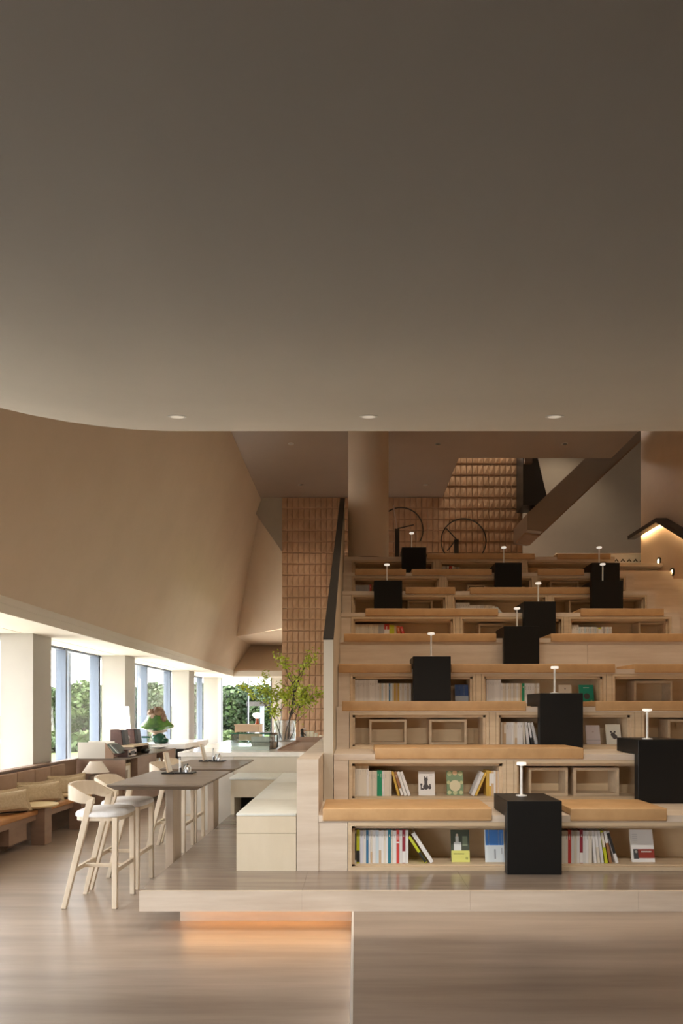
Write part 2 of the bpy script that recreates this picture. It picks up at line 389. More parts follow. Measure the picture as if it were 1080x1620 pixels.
# ------------------------------------------------------------------ stepped tiers
ORD = ['lowest', 'second', 'third', 'fourth', 'fifth', 'sixth', 'seventh', 'eighth', 'topmost']
for k in range(1, 10):
    d, zt, zb = dk(k), zk(k), zk(k-1)
    t = thing('bookcase_tier', (2.2, d, zb), '%s tier of the stepped stone seating, %s' % (ORD[k-1],
        'faced with plain stone panels' if k == 5 else 'with oak framed book niches'), 'seating tier', 'tiers of the stepped seating')
    xl = -.30 if k == 1 else XL
    yb = d+GO if k < 9 else 18.0
    xs_ = [xl, 1.42, 2.935, XR]
    for a, b in zip(xs_[:-1], xs_[1:]):
        bx('tread_slab', a, b-.002, d, yb+(.04 if k < 9 else 0), zt-.055, zt, m_stone, t)
    if k == 5:
        for a, b in ((xl, 2.96), (2.963, XR)):
            bx('riser_panel', a, b-.002, d+.012, d+.05, zb, zt-.055, m_stone, t)
        continue
    bx('side_panel', xl, COMP[0][0]-.004, d+.006, d+.35, zb, zt-.055, m_stone, t)
    for i, (a, b) in enumerate(COMP):
        fr = .030; zt2 = zt-.057; zb2 = zb
        outer = M()
        outer.box(a, a+fr, d+.002, d+.09, zb2, zt2).box(b-fr, b, d+.002, d+.09, zb2, zt2)
        outer.box(a+fr, b-fr, d+.002, d+.09, zt2-fr, zt2).box(a+fr, b-fr, d+.002, d+.09, zb2, zb2+fr)
        fo = outer.build('niche_frame', m_oak, t)
        lin = M(); e = .026
        lin.box(a+fr, a+fr+e, d+.05, d+.34, zb2+fr, zt2-fr).box(b-fr-e, b-fr, d+.05, d+.34, zb2+fr, zt2-fr)
        lin.box(a+fr, b-fr, d+.05, d+.34, zt2-fr-e, zt2-fr).box(a+fr, b-fr, d+.05, d+.34, zb2+fr, zb2+fr+.012)
        lin.build('niche_lining', m_oak, t)
        bx('niche_back', a, b, d+.34, d+.355, zb2, zt2, m_oakb, t)
        if i < 2: bx('divider', b+.004, COMP[i+1][0]-.004, d+.001, d+.35, zb2, zt2, m_oak, t)
    bx('end_post', COMP[2][1]+.004, XR, d+.004, d+.35, zb, zt-.055, m_stone, t)
struct(bx('floor_landing', -.2, 9, 12.45, 18.0, zk(9)-.3, zk(9)-.06, m_stone))
struct(bx('floor_landing_side', XR, 9, 12.2, 18.0, zk(9)-.06, zk(9), m_stone))
struct(bx('wall_under_tiers', -.19, 5.5, 12.3, 12.42, 0, zk(9)-.3, m_grey))

# stair wall at the left of the tiers
sw = M()
d0, dE = 6.17, 13.0; zt0 = Z(1012, d0); slope = .505
zE = zt0+slope*(dE-d0)
sw.prism_x([(d0,0),(dE,0),(dE,zE),(d0,zt0)], -.293, -.205)
struct(sw.build('wall_stair', m_cfront))
struct(M().prism_x([(d0-.004,zt0),(dE,zE),(dE,zE+.012),(d0-.004,zt0+.012)], -.297, -.201).build('trim_4', m_cap))
# low parapet between bench and tiers
pw = M().box(-.471, -.297, D1, 12.4, P, 1.203)
struct(pw.build('wall_parapet', m_stone))

# stair flight at the right, half steps
for k in range(1, 17):
    z = zk(9)-.22*k; y0 = 12.2-.395*k
    if z < P: break
    st = M().box(XR+.002, 5.598, y0, y0+.42, z-.22, z)
    o = tag(st.build('stair_step', m_stone), '%s stone step below the upper landing, on the stair beside the right wall' % (['first','second','third','fourth','fifth','sixth','seventh','eighth','ninth','tenth','eleventh','twelfth','thirteenth','fourteenth','fifteenth','sixteenth'][k-1]), 'step', 'stair steps at right')
    s2 = M().prism_z([(XR+.01,y0+.02),(XR+.03,y0+.02),(XR+.045,y0+.16),(XR+.025,y0+.16)], z, z+.006).build('edge_light', m_lampw, o)
# handrail with light beneath
hr = thing('handrail', (5.5, 12.2, 4.9), 'dark bronze handrail lit from below, on the sand wall above the stair', 'handrail')
zr = 5.05; yh = 12.05
M().prism_x([(13.3,zr-.07),(13.3,zr),(yh,zr),(9.0,zr-.557*(yh-9.0)),(9.0,zr-.557*(yh-9.0)-.08),(yh,zr-.08)], 5.40, 5.54).build('rail', m_railw, hr)
M().prism_x([(13.3,zr-.02),(13.3,zr),(yh,zr),(9.0,zr-.557*(yh-9.0)),(9.0,zr-.557*(yh-9.0)-.02),(yh,zr-.02)], 5.54, 5.60).build('wall_bracket', m_railw, hr)
M().prism_x([(13.1,zr-.055),(13.1,zr-.03),(yh,zr-.03),(9.0,zr-.557*(yh-9.0)-.03),(9.0,zr-.557*(yh-9.0)-.055),(yh,zr-.055)], 5.541, 5.549).build('light_strip', m_led2, hr)
for i, (px, py) in enumerate(((1041,888),(1062,905.5))):
    d = 5.58*F/(px-VX); t = thing('step_light', (5.6, d, Z(py,d)), ['upper of two round step lights on the wall by the stair', 'lower of two round step lights on the wall by the stair'][i], 'wall light', 'step lights by the stair')
    z = Z(py,d)
    ring = M()
    n = 20; vv = []; ff = []
    for q in range(n):
        a = 2*math.pi*q/n
        for rr, xx in ((.075,5.6),(.075,5.575),(.045,5.575),(.045,5.6)): vv.append((xx, d+rr*math.cos(a), z+rr*math.sin(a)))
    for q in range(n):
        p = (q+1) % n
        for s_ in range(4): ff.append((q*4+s_, p*4+s_, p*4+(s_+1)%4, q*4+(s_+1)%4))
    ring.add(vv, ff).build('ring', m_dark, t)
    M().prism_x([(d+.04*math.cos(2*math.pi*q/12), z+.04*math.sin(2*math.pi*q/12)) for q in range(12)], 5.588, 5.598).build('lens', m_led2, t)

# patterned low partition on the landing
pp = thing('patterned_partition', (5.1, 13.55, zk(9)), 'low white partition printed with dark chevrons, at the back of the landing', 'partition')
xa, xb = X(880,13.5), X(1013,13.5)+.25; zt = Z(877,13.5)
bx('panel', xa, xb, 13.5, 13.56, zk(9), zt, m_white, pp); bx('cap', xa-.02, xb, 13.48, 13.58, zt, zt+.02, m_edge, pp)
xx = xa+.95
while xx < xb-.1:
    for s_ in (0, 1):
        z1 = zt-.10-.17*s_
        M().prism_y([(xx-.05,z1-.05),(xx-.025,z1-.05),(xx,z1-.02),(xx+.025,z1-.05),(xx+.05,z1-.05),(xx,z1+.012)], 13.495, 13.5).build('chevron', m_dark if s_ == 0 else m_grey, pp)
    xx += .128
# upper flight of stairs and dark bulkhead seen through the void
fl = thing('upper_stair_flight', (5.3, 15, 5.5), 'sloping underside of an upper stair flight rising to the right', 'staircase')
yA = 14.6
q0 = (X(834,yA), Z(838,yA)); q1 = (X(858,yA), Z(841,yA)); q2 = (X(1030,yA), Z(678,yA)); q3 = (X(975,yA), Z(678,yA)); q4 = (X(834,yA), Z(812,yA))
M().prism_y([q0,q1,q2,q3,q4], yA, 15.9).build('stringer', m_upper, fl)
M().prism_y([(q0[0]+.02,q0[1]-.03),(q1[0],q1[1]-.03),(q2[0]+.03,q2[1]-.03),(q2[0],q2[1]),q1,q0], yA+.25, 15.7).build('soffit_panel', m_bback, fl)
db = thing('dark_bulkhead', (4.0, 15.3, 6.4), 'black angled bulkhead beside the tiled wall, high up', 'bulkhead')
yB = 15.3
M().prism_y([(X(x_,yB),Z(y_,yB)) for x_, y_ in ((827,690),(842,690),(865,786),(854,799),(827,799))], yB, 15.93).build('bulkhead_body', m_dark, db)
bx('top_bracket', X(828,yB), X(840,yB), yB-.1, yB, Z(735,yB), Z(726,yB), m_brownd, db)

# round column
cl = thing('round_column', (X(582.5,12.1), 12.1, zk(9)), 'thick round plastered column standing on the top tier', 'column')
M().lathe([(.365,0),(.365,ZC-zk(9))], (X(582.5,12.1), 12.1, zk(9)), 48).build('shaft', m_slope, cl, smooth=True)
M().lathe([(.37,0),(.37,.02)], (X(582.5,12.1), 12.1, zk(9)), 48).build('base_ring', m_brownd, cl, smooth=True)

# ring sculptures
def ring_pts(cx, y, cz, r, a0, a1, n=48): return [(cx+r*math.cos(a0+(a1-a0)*i/n), y, cz+r*math.sin(a0+(a1-a0)*i/n)) for i in range(n+1)]
yS = 13.9
for i, (cx, cy, rr, px, py, arms, a0, a1) in enumerate((
        (634,838,35,628,837,((622,800),(654,831)), R(-32), R(225)),
        (733,856,35.5,721.5,854,((704,835),(707,872)), R(-60), R(300)))):
    s = F/yS
    t = thing('ring_sculpture', (X(px,yS), yS, zk(9)), ['dark open hoop sculpture on a post, half behind the round column', 'dark closed hoop sculpture on a post, in front of the tiled wall'][i], 'sculpture', 'hoop sculptures on the landing')
    M().tube(ring_pts(X(cx,yS), yS, Z(cy,yS), rr/s, a0, a1), .014, 6).build('hoop', m_dark, t, smooth=True)
    M().box(X(px,yS)-.045, X(px,yS)+.045, yS-.03, yS+.03, zk(9), Z(py,yS)).build('post', m_dark, t)
    for q, (ax, ay) in enumerate(arms):
        M().tube([(X(px,yS),yS-.03,Z(py,yS)), (X(ax,yS),yS-.03,Z(ay,yS))], .013, 6).build('arm', m_pale if (i == 0 and q == 0) else m_dark, t)
    M().box(X(px,yS)-.25, X(px,yS)+.25, yS-.15, yS+.15, zk(9), zk(9)+.03).build('base', m_dark, t)

# ------------------------------------------------------------------ cushions
CUSH = {1: [(509,778),(902,1055)], 2: [(593,923)], 3: [(541,832),(942,1120)], 4: [(535,651),(713,973),(1004,1130)], 5: [(544,785),(871,1100)],
        6: [(578,788),(918,1050)], 7: [(641,720),(743,937)], 8: [(561,642),(651,778),(850,924)], 9: [(675,846),(881,966)]}
PLACE = {1: ['only'], 2: ['left', 'right'], 3: ['left', 'middle', 'right']}
for k, lst in CUSH.items():
    d = dk(k); z = zk(k)
    for i, (a, b) in enumerate(lst):
        x0, x1 = X(a,d-.012), X(b,d-.012)
        if k == 1 and i == 0: x0 = -.262
        poly = [(d-.014, z-.045), (d-.014, z+.058), (d+.54, z+.058), (d+.54, z+.003), (d+.004, z+.003), (d+.004, z-.045)]
        t = thing('seat_cushion', ((x0+x1)/2, d+.27, z), 'tan leather seat cushion on the %s tier, %s there' % (ORD[k-1], 'the only one' if len(lst) == 1 else PLACE[len(lst)][i]+'most' if PLACE[len(lst)][i] != 'middle' else 'middle one'), 'cushion', 'tan cushions on the tiers')
        pd = M().prism_x(poly, x0, x1).build('pad', m_leather, t, bevel=.014, seg=3, smooth=True)
        M().tube([(x0+.01,d-.014,z-.03),(x1-.01,d-.014,z-.03)], .003, 6).build('seam', m_leather, pd)

# ------------------------------------------------------------------ desks and lamps
DESK = [(801.8,888.6,0,'on the platform in front of the lowest tier'), (1009.4,1087,1,'cut by the right edge, before the second tier'), (853.6,922,2,'between the second and third tiers'),
        (653.3,713,3,'standing alone before the fourth tier at left'), (797,852.8,4,'before the plain stone fifth tier'), (828.5,879,5,'just behind the desk of the plain stone tier'),
        (591.5,636,6,'on the sixth tier at far left'), (936,985.4,6,'lower of the two stacked up at upper right'), (936.3,980,7,'upper of the two stacked up at upper right'),
        (783,823,7,'on the seventh tier near the middle'), (635.5,674,8,'highest, next to the round column')]
LAMP = [824.5, 1023.5, 877, 681.7, 817.5, 851, 611.7, 953, 947.5, 796.5, 651]
LDY = [.33, .1, .1, .1, .3, .1, .15, .12, .1, .1, .1]
for (a, b, k, wh), lx, ly in zip(DESK, LAMP, LDY):
    df = dk(k+1)-.115; z = zk(k); x0, x1 = X(a,df), X(b,df); h = .578
    if x1-x0 < .42: x1 = x0+.43
    t = thing('cube_desk', ((x0+x1)/2, df, z), 'black L-shaped cube desk %s' % wh, 'desk', 'black cube desks on the tiers')
    M().prism_x([(df,z),(df,z+h),(df+.5,z+h),(df+.5,z+h-.13),(df+.085,z+h-.13),(df+.085,z)], x0, x1).build('body', m_black, t, bevel=.003, seg=1)
    M().box(x0+.03, x1-.03, df+.12, df+.48, z+RISE+.003, z+h-.13).build('support', m_black, t)
    yl = df+ly; xl = X(lx, yl)
    l = thing('table_lamp', (xl, yl, z+h), 'slim white lamp on the desk %s' % wh, 'lamp', 'white lamps on the black desks')
    c = (xl, yl, z+h)
    M().lathe([(.046,0),(.046,.006),(.012,.012)], c, 24).build('base', m_white, l, smooth=True)
    M().lathe([(.0105,.01),(.0105,.262)], c, 14).build('stem', m_white, l, smooth=True)
    M().lathe([(.012,.250),(.040,.258),(.040,.276),(.036,.28)], c, 24).build('head', m_lampw, l, smooth=True)

# ------------------------------------------------------------------ open boxes in the niches
BOXES = [(3,584,643,1138,1180),(3,679,738,1138,1180),(2,836,898,1219,1264),(2,907,979,1219,1264),(4,1003,1063,1078,1112),(6,757,797,984,1003),(6,1010,1054,986,1003),
         (7,645,684,952,964),(7,900,945,952,964),(8,739,768,920,930),(8,870,915,920,930),(3,1056,1110,1141,1180)]
BL = ['in the third tier, left of its two at left','in the third tier, right of its two at left','in the second tier, left one of its middle pair','in the second tier, right one of its middle pair',
      'in the fourth tier at right','in the sixth tier, near the middle','in the sixth tier at far right','in the seventh tier at left','in the seventh tier at right','in the eighth tier near the middle','in the eighth tier at right','in the third tier, cut by the right edge']
for (k, a, b, yt, ybm), wh in zip(BOXES, BL):
    d = dk(k)+.10; x0, x1 = X(a,d), X(b,d); zf = zk(k-1)+.043; h = min(.275, max(.22, x1-x0-.1)) if k > 4 else .262
    t = thing('open_box', ((x0+x1)/2, d, zf), 'small open oak box set '+wh, 'box', 'open oak boxes in the niches')
    s = .024; dep = .225
    bx('side', x0, x0+s, d, d+dep, zf, zf+h, m_box, t); bx('side', x1-s, x1, d, d+dep, zf, zf+h, m_box, t)
    bx('top', x0+s, x1-s, d, d+dep, zf+h-s, zf+h, m_box, t); bx('bottom', x0+s, x1-s, d, d+dep, zf, zf+s, m_box, t)
    bx('back', x0+s, x1-s, d+dep-.012, d+dep, zf+s, zf+h-s, m_oakb, t)

# ------------------------------------------------------------------ books
W_ = (.80,.79,.78); CR = (.74,.68,.58); LV = (.70,.71,.80); BL_ = (.05,.20,.38); TL = (.03,.22,.30); RD = (.58,.06,.05); DR = (.30,.03,.05); YG = (.58,.62,.03); BK = (.03,.03,.03)
GN = (.02,.32,.16); YE = (.70,.45,.08); TN = (.62,.45,.28); GY = (.42,.42,.44); OR = (.62,.16,.05); LB = (.62,.72,.78); BR = (.34,.16,.07)
CN = {W_:'white', CR:'cream', LV:'pale lavender', BL_:'blue', TL:'teal', RD:'red', DR:'dark red', YG:'lime yellow', BK:'black', GN:'green', YE:'golden yellow', TN:'tan', GY:'grey', OR:'orange', LB:'pale blue', BR:'brown'}
NUM = ['first','second','third','fourth','fifth','sixth','seventh','eighth','ninth','tenth','eleventh','twelfth','thirteenth','fourteenth','fifteenth','sixteenth','seventeenth','eighteenth','nineteenth','twentieth','twenty-first','twenty-second','twenty-third','twenty-fourth','twenty-fifth','twenty-sixth','twenty-seventh','twenty-eighth','twenty-ninth','thirtieth','thirty-first','thirty-second','thirty-third','thirty-fourth']
PG = colmat((.72,.66,.55))
def book(xl, yf, zf, w, h, dep, col, band=None, lean=0, label='', group='', text=True):
    t = thing('book', (xl, yf, zf), label, 'book', group)
    e = .0025; jt = random.choice((1, .93, .86, .97)); col = tuple(c*jt for c in col)
    cv = M().box(xl, xl+w, yf, yf+e, zf, zf+h).box(xl, xl+e, yf+e, yf+dep, zf, zf+h).box(xl+w-e, xl+w, yf+e, yf+dep, zf, zf+h).build('cover', colmat(col), t)
    bx('pages', xl+e, xl+w-e, yf+e, yf+dep-.004, zf+.003, zf+h-.003, PG, t)
    if band: bx('spine_band', xl+.0003, xl+w-.0003, yf-.0008, yf, zf+h*band[1], zf+h*band[2], colmat(band[0]), cv)
    if text and w > .012:
        ink = colmat((.38,.36,.34)) if sum(col) > 1 else colmat((.8,.78,.7))
        tx = M(); z = zf+h*.86
        for q in range(random.randint(2,4)):
            tx.box(xl+w*.40, xl+w*.58, yf-.0010, yf-.0002, z-.008, z); z -= .0115
        if not (band and band[2] > .8): tx.build('spine_title', ink, cv)
    if lean: t.rotation_euler = (0, R(lean), 0)
    return t
def shelf(k, px0, items, where, group):
    d = dk(k)+.085; zf = zk(k-1)+.0425; x = X(px0, d); tot = len(items)
    for i, it in enumerate(items):
        wpx, h, col = it[:3]; band = it[3] if len(it) > 3 else None; lean = it[4] if len(it) > 4 else 0
        w = wpx*d/F
        lbl = '%s book, %s from left in %s' % (CN[col], NUM[i], where)
        if lean < 0: lbl = 'leaning '+lbl
        if lean:
            a = R(abs(lean))
            if lean < 0:   # top tips to the left: resting on its left neighbour
                t = book(x+h*math.sin(a)-.004, d, zf, w-.0008, h, .15, col, band, lean, lbl, group); x += w/math.cos(a)+.002
            else:
                t = book(x, d, zf+w*math.sin(a), w-.0008, h, .15, col, band, lean, 'leaning '+lbl, group); x += w/math.cos(a)+.002
        else:
            book(x, d, zf, w-.0008, h, .15, col, band, 0, lbl, group); x += w
    return x
# lowest tier, left niche
shelf(1, 560, [(3.6,.27,W_,(BK,.1,.9)),(5.4,.275,YG,(BK,.04,.38)),(5.4,.27,LV),(4.6,.27,W_),(3.8,.272,BL_),(2.8,.27,W_),(3.2,.272,CR,(TN,.02,.35)),(5.2,.27,W_),(5.2,.272,LB),(3.8,.27,TN,(W_,.4,.98)),
    (3.8,.27,W_),(3.4,.268,CR),(3.4,.27,W_),(4.6,.275,TL),(3.2,.27,CR),(5.6,.268,W_),(4.6,.275,RD,(W_,.6,.64)),(4.6,.27,W_),(5.0,.275,DR,(W_,.02,.36)),(4.6,.27,W_),
    (4.4,.255,YG,(BK,.02,.4),-33),(6.0,.285,W_,None,-33)], "the lowest tier's left niche", 'books in the lowest tier')
shelf(1, 884, [(4,.265,CR),(5,.265,CR),(5.2,.265,CR),(5,.275,RD),(4.4,.265,W_),(4.6,.265,CR),(4.6,.265,W_),(5.0,.275,DR,(W_,.02,.32)),(4.4,.265,W_),(4.4,.265,W_),(5.6,.265,CR),
    (4,.265,W_,None,-5),(4.4,.265,CR,(W_,.5,.98),-6),(4.2,.265,W_,None,-7),(4.2,.265,YG,(CR,.5,.96),-9),(4.4,.27,BR,(W_,.62,.98),-11),(4.6,.27,W_,(BK,.3,.95),-17)], "the lowest tier's right niche", 'books in the lowest tier')
shelf(2, 560, [(4.0,.285,CR),(4.2,.285,CR),(4.0,.285,CR),(3.8,.285,CR),(3.6,.285,CR),(3.6,.285,W_),(3.0,.235,CR),(3.4,.235,CR),(3.4,.235,CR),(3.2,.235,CR),(4.0,.24,GN),(4.0,.24,GN),(3.6,.235,W_),(4.4,.235,CR),(3.0,.235,CR),(4.2,.235,CR),
    (3.6,.235,YE,None,-15),(4,.235,BR,(W_,.02,.3),-17),(4.4,.235,W_,None,-18),(4.6,.235,W_,None,-19)], "the second tier's left niche row", 'books in the second tier')
shelf(2, 745, [(5,.235,W_,None,24),(3.5,.235,YE,None,24)], "the second tier's right-leaning pair", 'books in the second tier')
shelf(2, 769, [(4.6,.24,YE),(3.2,.235,YE,(W_,.4,.9)),(4.0,.235,TN,(W_,.5,.9)),(3.0,.235,W_),(3.6,.235,TN),(3.2,.235,W_),(4.4,.235,LB),(2.4,.235,CR)], "the second tier's small yellow-white row", 'books in the second tier')
shelf(3, 792, [(2.4,.235,CR),(2.6,.235,TN),(3.2,.235,TN,(CR,.5,.9)),(4,.235,W_),(4.4,.235,W_),(3.2,.235,W_),(2.4,.235,CR),(3.6,.235,TN,(CR,.3,.95)),(4,.235,W_),(5.0,.235,W_),(3.2,.235,CR,None,-3),(4.2,.235,W_,None,-6),(3.4,.235,BK,(W_,.3,.98),-9),(4.6,.235,W_,None,-14)], "the third tier's middle niche", 'books in the third tier')
shelf(4, 561, [(2.6,.275,W_) for _ in range(14)]+[(2.9,.235,W_),(2.9,.235,CR),(2.9,.235,LB),(2.9,.235,W_),(2.9,.235,CR),(2.9,.235,W_),(2.6,.235,BL_),(3,.235,LB),(2.6,.235,CR),(3,.235,YE),(2.6,.235,TN),(3,.235,YE),(3.8,.235,W_),(3.8,.235,CR),(3.8,.235,W_),(3.8,.235,CR),(3.6,.235,W_)], "the fourth tier's left niche", 'books in the fourth tier')
shelf(4, 769, [(2.6,.28,W_) for _ in range(9)]+[(2.7,.235,CR if q % 3 else W_) for q in range(11)]+[(3.0,.235,TN),(4.5,.235,GN),(4.0,.235,W_),(3.4,.235,W_),(4,.235,W_),(4,.235,W_),(4,.235,CR),(3.8,.235,W_)], "the fourth tier's middle niche", 'books in the fourth tier')
shelf(6, 562, [(2.8,.245,CR) for _ in range(13)]+[(4.8,.25,GY),(4.4,.25,GY),(8,.25,RD,(W_,.3,.7)),(4,.24,YG),(4,.235,YG),(3.4,.235,TN),(5,.225,OR,None,-10),(4.6,.22,RD,None,-20)], "the sixth tier's left niche", 'books in the sixth tier')
shelf(6, 902, [(4.4,.235,W_) for _ in range(3)]+[(2.8,.21,W_ if q % 3 else LB) for q in range(10)]+[(3,.2,CR),(4.6,.2,YG,(W_,.1,.9)),(2.8,.21,W_),(2.8,.21,GY),(2.8,.21,W_),(2.8,.21,LB),(2.8,.21,W_),(2.8,.21,W_)], "the sixth tier's right niche", 'books in the sixth tier')
shelf(7, 721, [(3.6,.235,W_) for _ in range(6)]+[(3.2,.2,W_) for _ in range(7)]+[(3.4,.2,CR) for _ in range(4)]+[(4,.2,W_,None,-30),(4,.2,LB,None,-38)], "the seventh tier's middle niche", 'books in the seventh tier')
shelf(8, 562, [(3.2,.21,GY) for _ in range(7)]+[(3,.22,RD)], "the eighth tier's left niche", 'books in the eighth tier')
shelf(9, 699, [(2.8,.25,W_),(2.8,.25,W_),(2.6,.25,GY),(2.8,.25,W_),(4.6,.25,RD),(3,.25,W_),(3,.24,CR),(3.2,.235,GY),(3.2,.235,W_)], "the topmost tier's middle niche", 'books in the topmost tier')
# face-out books
def faceout(k, px0, px1, h, col, label, art, off=.13, tilt=10):
    d = dk(k)+off; x0, x1 = X(px0,d), X(px1,d); zf = zk(k-1)+.0425; th = .018
    t = thing('book', ((x0+x1)/2, d, zf), label, 'book', 'books shown with their covers to the front')
    cv = bx('cover', x0, x1, d, d+.003, zf, zf+h, colmat(col), t); bx('pages', x0+.002, x1-.003, d+.003, d+th-.003, zf+.003, zf+h-.003, PG, t); bx('back_cover', x0, x1, d+th-.003, d+th, zf, zf+h, colmat(col), t)
    for nm, u0, u1, v0, v1, c in art:
        w = x1-x0
        if nm == 'disc':
            n = 24; r = (u1-u0)/2*w; cx = x0+(u0+u1)/2*w; cz = zf+(v0+v1)/2*h
            M().prism_y([(cx+r*math.cos(2*math.pi*q/n), cz+r*math.sin(2*math.pi*q/n)) for q in range(n)], d-.0012-.0004*random.random(), d).build('cover_disc', colmat(c), cv)
        else:
            bx(nm, x0+u0*w, x0+u1*w, d-.0010, d, zf+v0*h, zf+v1*h, colmat(c), cv)
    t.rotation_euler = (R(-tilt), 0, 0)
    return t
INK = (.08,.07,.07)
faceout(1, 714, 743, .262, (.07,.085,.06), 'dark green book with a white gown on its cover and a yellow lower band', [('yellow_band',0,1,0,.36,(.70,.70,.20)),('gown',.15,.55,.36,.62,(.72,.74,.72)),('gown',.24,.42,.62,.80,(.66,.66,.64)),('disc',.26,.40,.80,.88,(.62,.52,.42)),('foliage',.62,.9,.5,.8,(.22,.27,.18)),('cover_text',.12,.7,.24,.27,(.25,.25,.12)),('cover_mark',.78,.90,.08,.16,(.3,.34,.1))])
faceout(1, 768, 798, .262, (.66,.72,.76), 'pale book with a bright blue painted top half, beside the nearest black desk', [('blue_field',.03,.97,.52,1,(.07,.23,.62)),('white_streak',.18,.22,.52,1,(.7,.75,.8)),('white_streak',.70,.75,.52,1,(.7,.75,.8)),('white_streak',.86,.89,.52,.9,(.7,.75,.8)),('cover_text',.48,.54,.1,.40,(.2,.22,.24)),('cover_text',.86,.89,.25,.44,(.25,.27,.3))])
faceout(1, 1000, 1036, .265, (.83,.82,.80), 'white book with a red band and small dark portrait, at right of the lowest tier', [('red_band',.28,1,.12,.40,(.30,.045,.03)),('portrait',.08,.30,.10,.40,(.06,.06,.06)),('disc',.14,.26,.26,.38,(.4,.4,.38)),('cover_text',.42,.88,.30,.345,(.8,.75,.7))]+[('cover_text',.08,.30,.60+.06*q,.615+.06*q,(.5,.5,.52)) for q in range(5)], tilt=13)
faceout(2, 662, 688, .225, (.80,.78,.75), 'white book with a dark cat drawing on its cover', [('disc',.28,.62,.22,.50,INK),('cat_body',.36,.55,.36,.62,INK),('disc',.33,.58,.56,.76,INK),('cat_ear',.35,.41,.72,.80,INK),('cat_ear',.50,.56,.72,.80,INK),('disc',.10,.24,.38,.52,INK),('cat_tail',.13,.20,.28,.46,INK),('cat_tail',.13,.34,.24,.30,INK),('disc',.58,.78,.26,.39,INK),('disc',.62,.76,.38,.48,(.15,.13,.13)),('cover_text',.66,.86,.84,.86,(.5,.48,.46))])
faceout(2, 707, 733, .230, (.20,.29,.16), 'green and cream book with a round rosette pattern on its cover', [('disc',.03,.31,.80,.99,(.50,.52,.28)),('disc',.35,.65,.84,1.0,(.70,.5,.3)),('disc',.69,.97,.80,.99,(.50,.52,.28)),('disc',.0,.22,.45,.60,(.5,.5,.26)),('disc',.78,1.0,.45,.60,(.5,.5,.26)),('disc',.03,.27,.04,.2,(.52,.55,.3)),('disc',.73,.97,.04,.2,(.52,.55,.3)),('disc',.36,.62,.02,.2,(.52,.55,.3)),('disc',.16,.84,.16,.63,(.66,.60,.40)),('disc',.26,.74,.23,.56,(.62,.40,.26)),('disc',.32,.68,.27,.52,(.70,.62,.45)),('disc',.4,.6,.325,.465,(.72,.70,.62))])
faceout(3, 928, 950, .205, (.70,.64,.66), 'pale pink book with a thin grey band near its foot', [('band',0,1,.20,.23,(.45,.42,.46)),('disc',.44,.56,.62,.69,(.55,.45,.45))], tilt=12)
faceout(3, 960, 983, .215, (.80,.79,.70), 'ivory book with a black bear-like blot on its cover', [('disc',.30,.62,.36,.60,INK),('disc',.26,.40,.56,.68,INK),('disc',.52,.66,.56,.68,INK),('disc',.40,.74,.28,.48,INK)], tilt=12)
faceout(4, 720, 741, .225, (.50,.56,.62), 'small book with deep blue upper half at right in the fourth tier left niche', [('blue_field',0,1,.40,1,(.04,.10,.30)),('white_streak',.3,.36,.45,.95,(.5,.55,.6)),('white_streak',.66,.72,.45,.95,(.5,.55,.6))])
faceout(4, 885, 905, .225, (.74,.67,.56), 'cream book with a tiny triangle, half hidden by the desk', [('disc',.44,.56,.74,.84,(.35,.3,.25))], tilt=12)
faceout(4, 917, 940, .225, (.01,.30,.20), 'bright green book with a black round figure on its cover', [('disc',.30,.72,.22,.56,INK),('disc',.40,.60,.36,.50,(.4,.3,.25)),('cover_text',.3,.7,.82,.86,(.6,.75,.68)),('disc',.08,.22,.08,.2,(.35,.55,.3)),('disc',.74,.88,.08,.2,(.35,.55,.3))], tilt=12)

# ------------------------------------------------------------------ ceiling downlights
for i, px in enumerate((280, 583, 877, 1175, -22)):  # last two are out of frame, added for more light
    y = 3.33; x = X(px, y); z = belly(x, y); sl = math.atan(2*cc*(y-dm))
    t = thing('downlight', (x, y, z), ['left','middle','right','added far right, out of frame,','added far left, out of frame,'][i]+' recessed downlight in the curved ceiling', 'downlight', 'downlights in the curved ceiling')
    M().lathe([(.046,-.002),(.046,.004),(.034,.004),(.034,-.002)], (x,y,z), 28).build('trim_ring', m_trimr, t, smooth=True)
    M().lathe([(.033,-.003),(.033,.0)], (x,y,z), 24).build('lens', m_down, t)
    t.rotation_euler = (sl, 0, 0)
    l = bpy.data.lights.new('downlight_beam', 'SPOT'); l.energy = 34; l.spot_size = R(85); l.spot_blend = .9; l.color = (1,.92,.82); l.shadow_soft_size = .05
    o = bpy.data.objects.new('downlight_beam', l); C.objects.link(o); o.location = (0,0,-.03); o.rotation_euler = (R(44)-sl,0,0); o.parent = t
UL = [(460,702),(475,767),(692,702),(673,767),(893,702)]
UP = [(X(px, (ZC-E)*F/(VY-py)), (ZC-E)*F/(VY-py)) for px, py in UL]
UP += [(x, y) for y in (10.4, 8.2, 6.2) for x in (.2, 1.6, 3.0, 4.3)]  # unseen rows, added to light the tiers
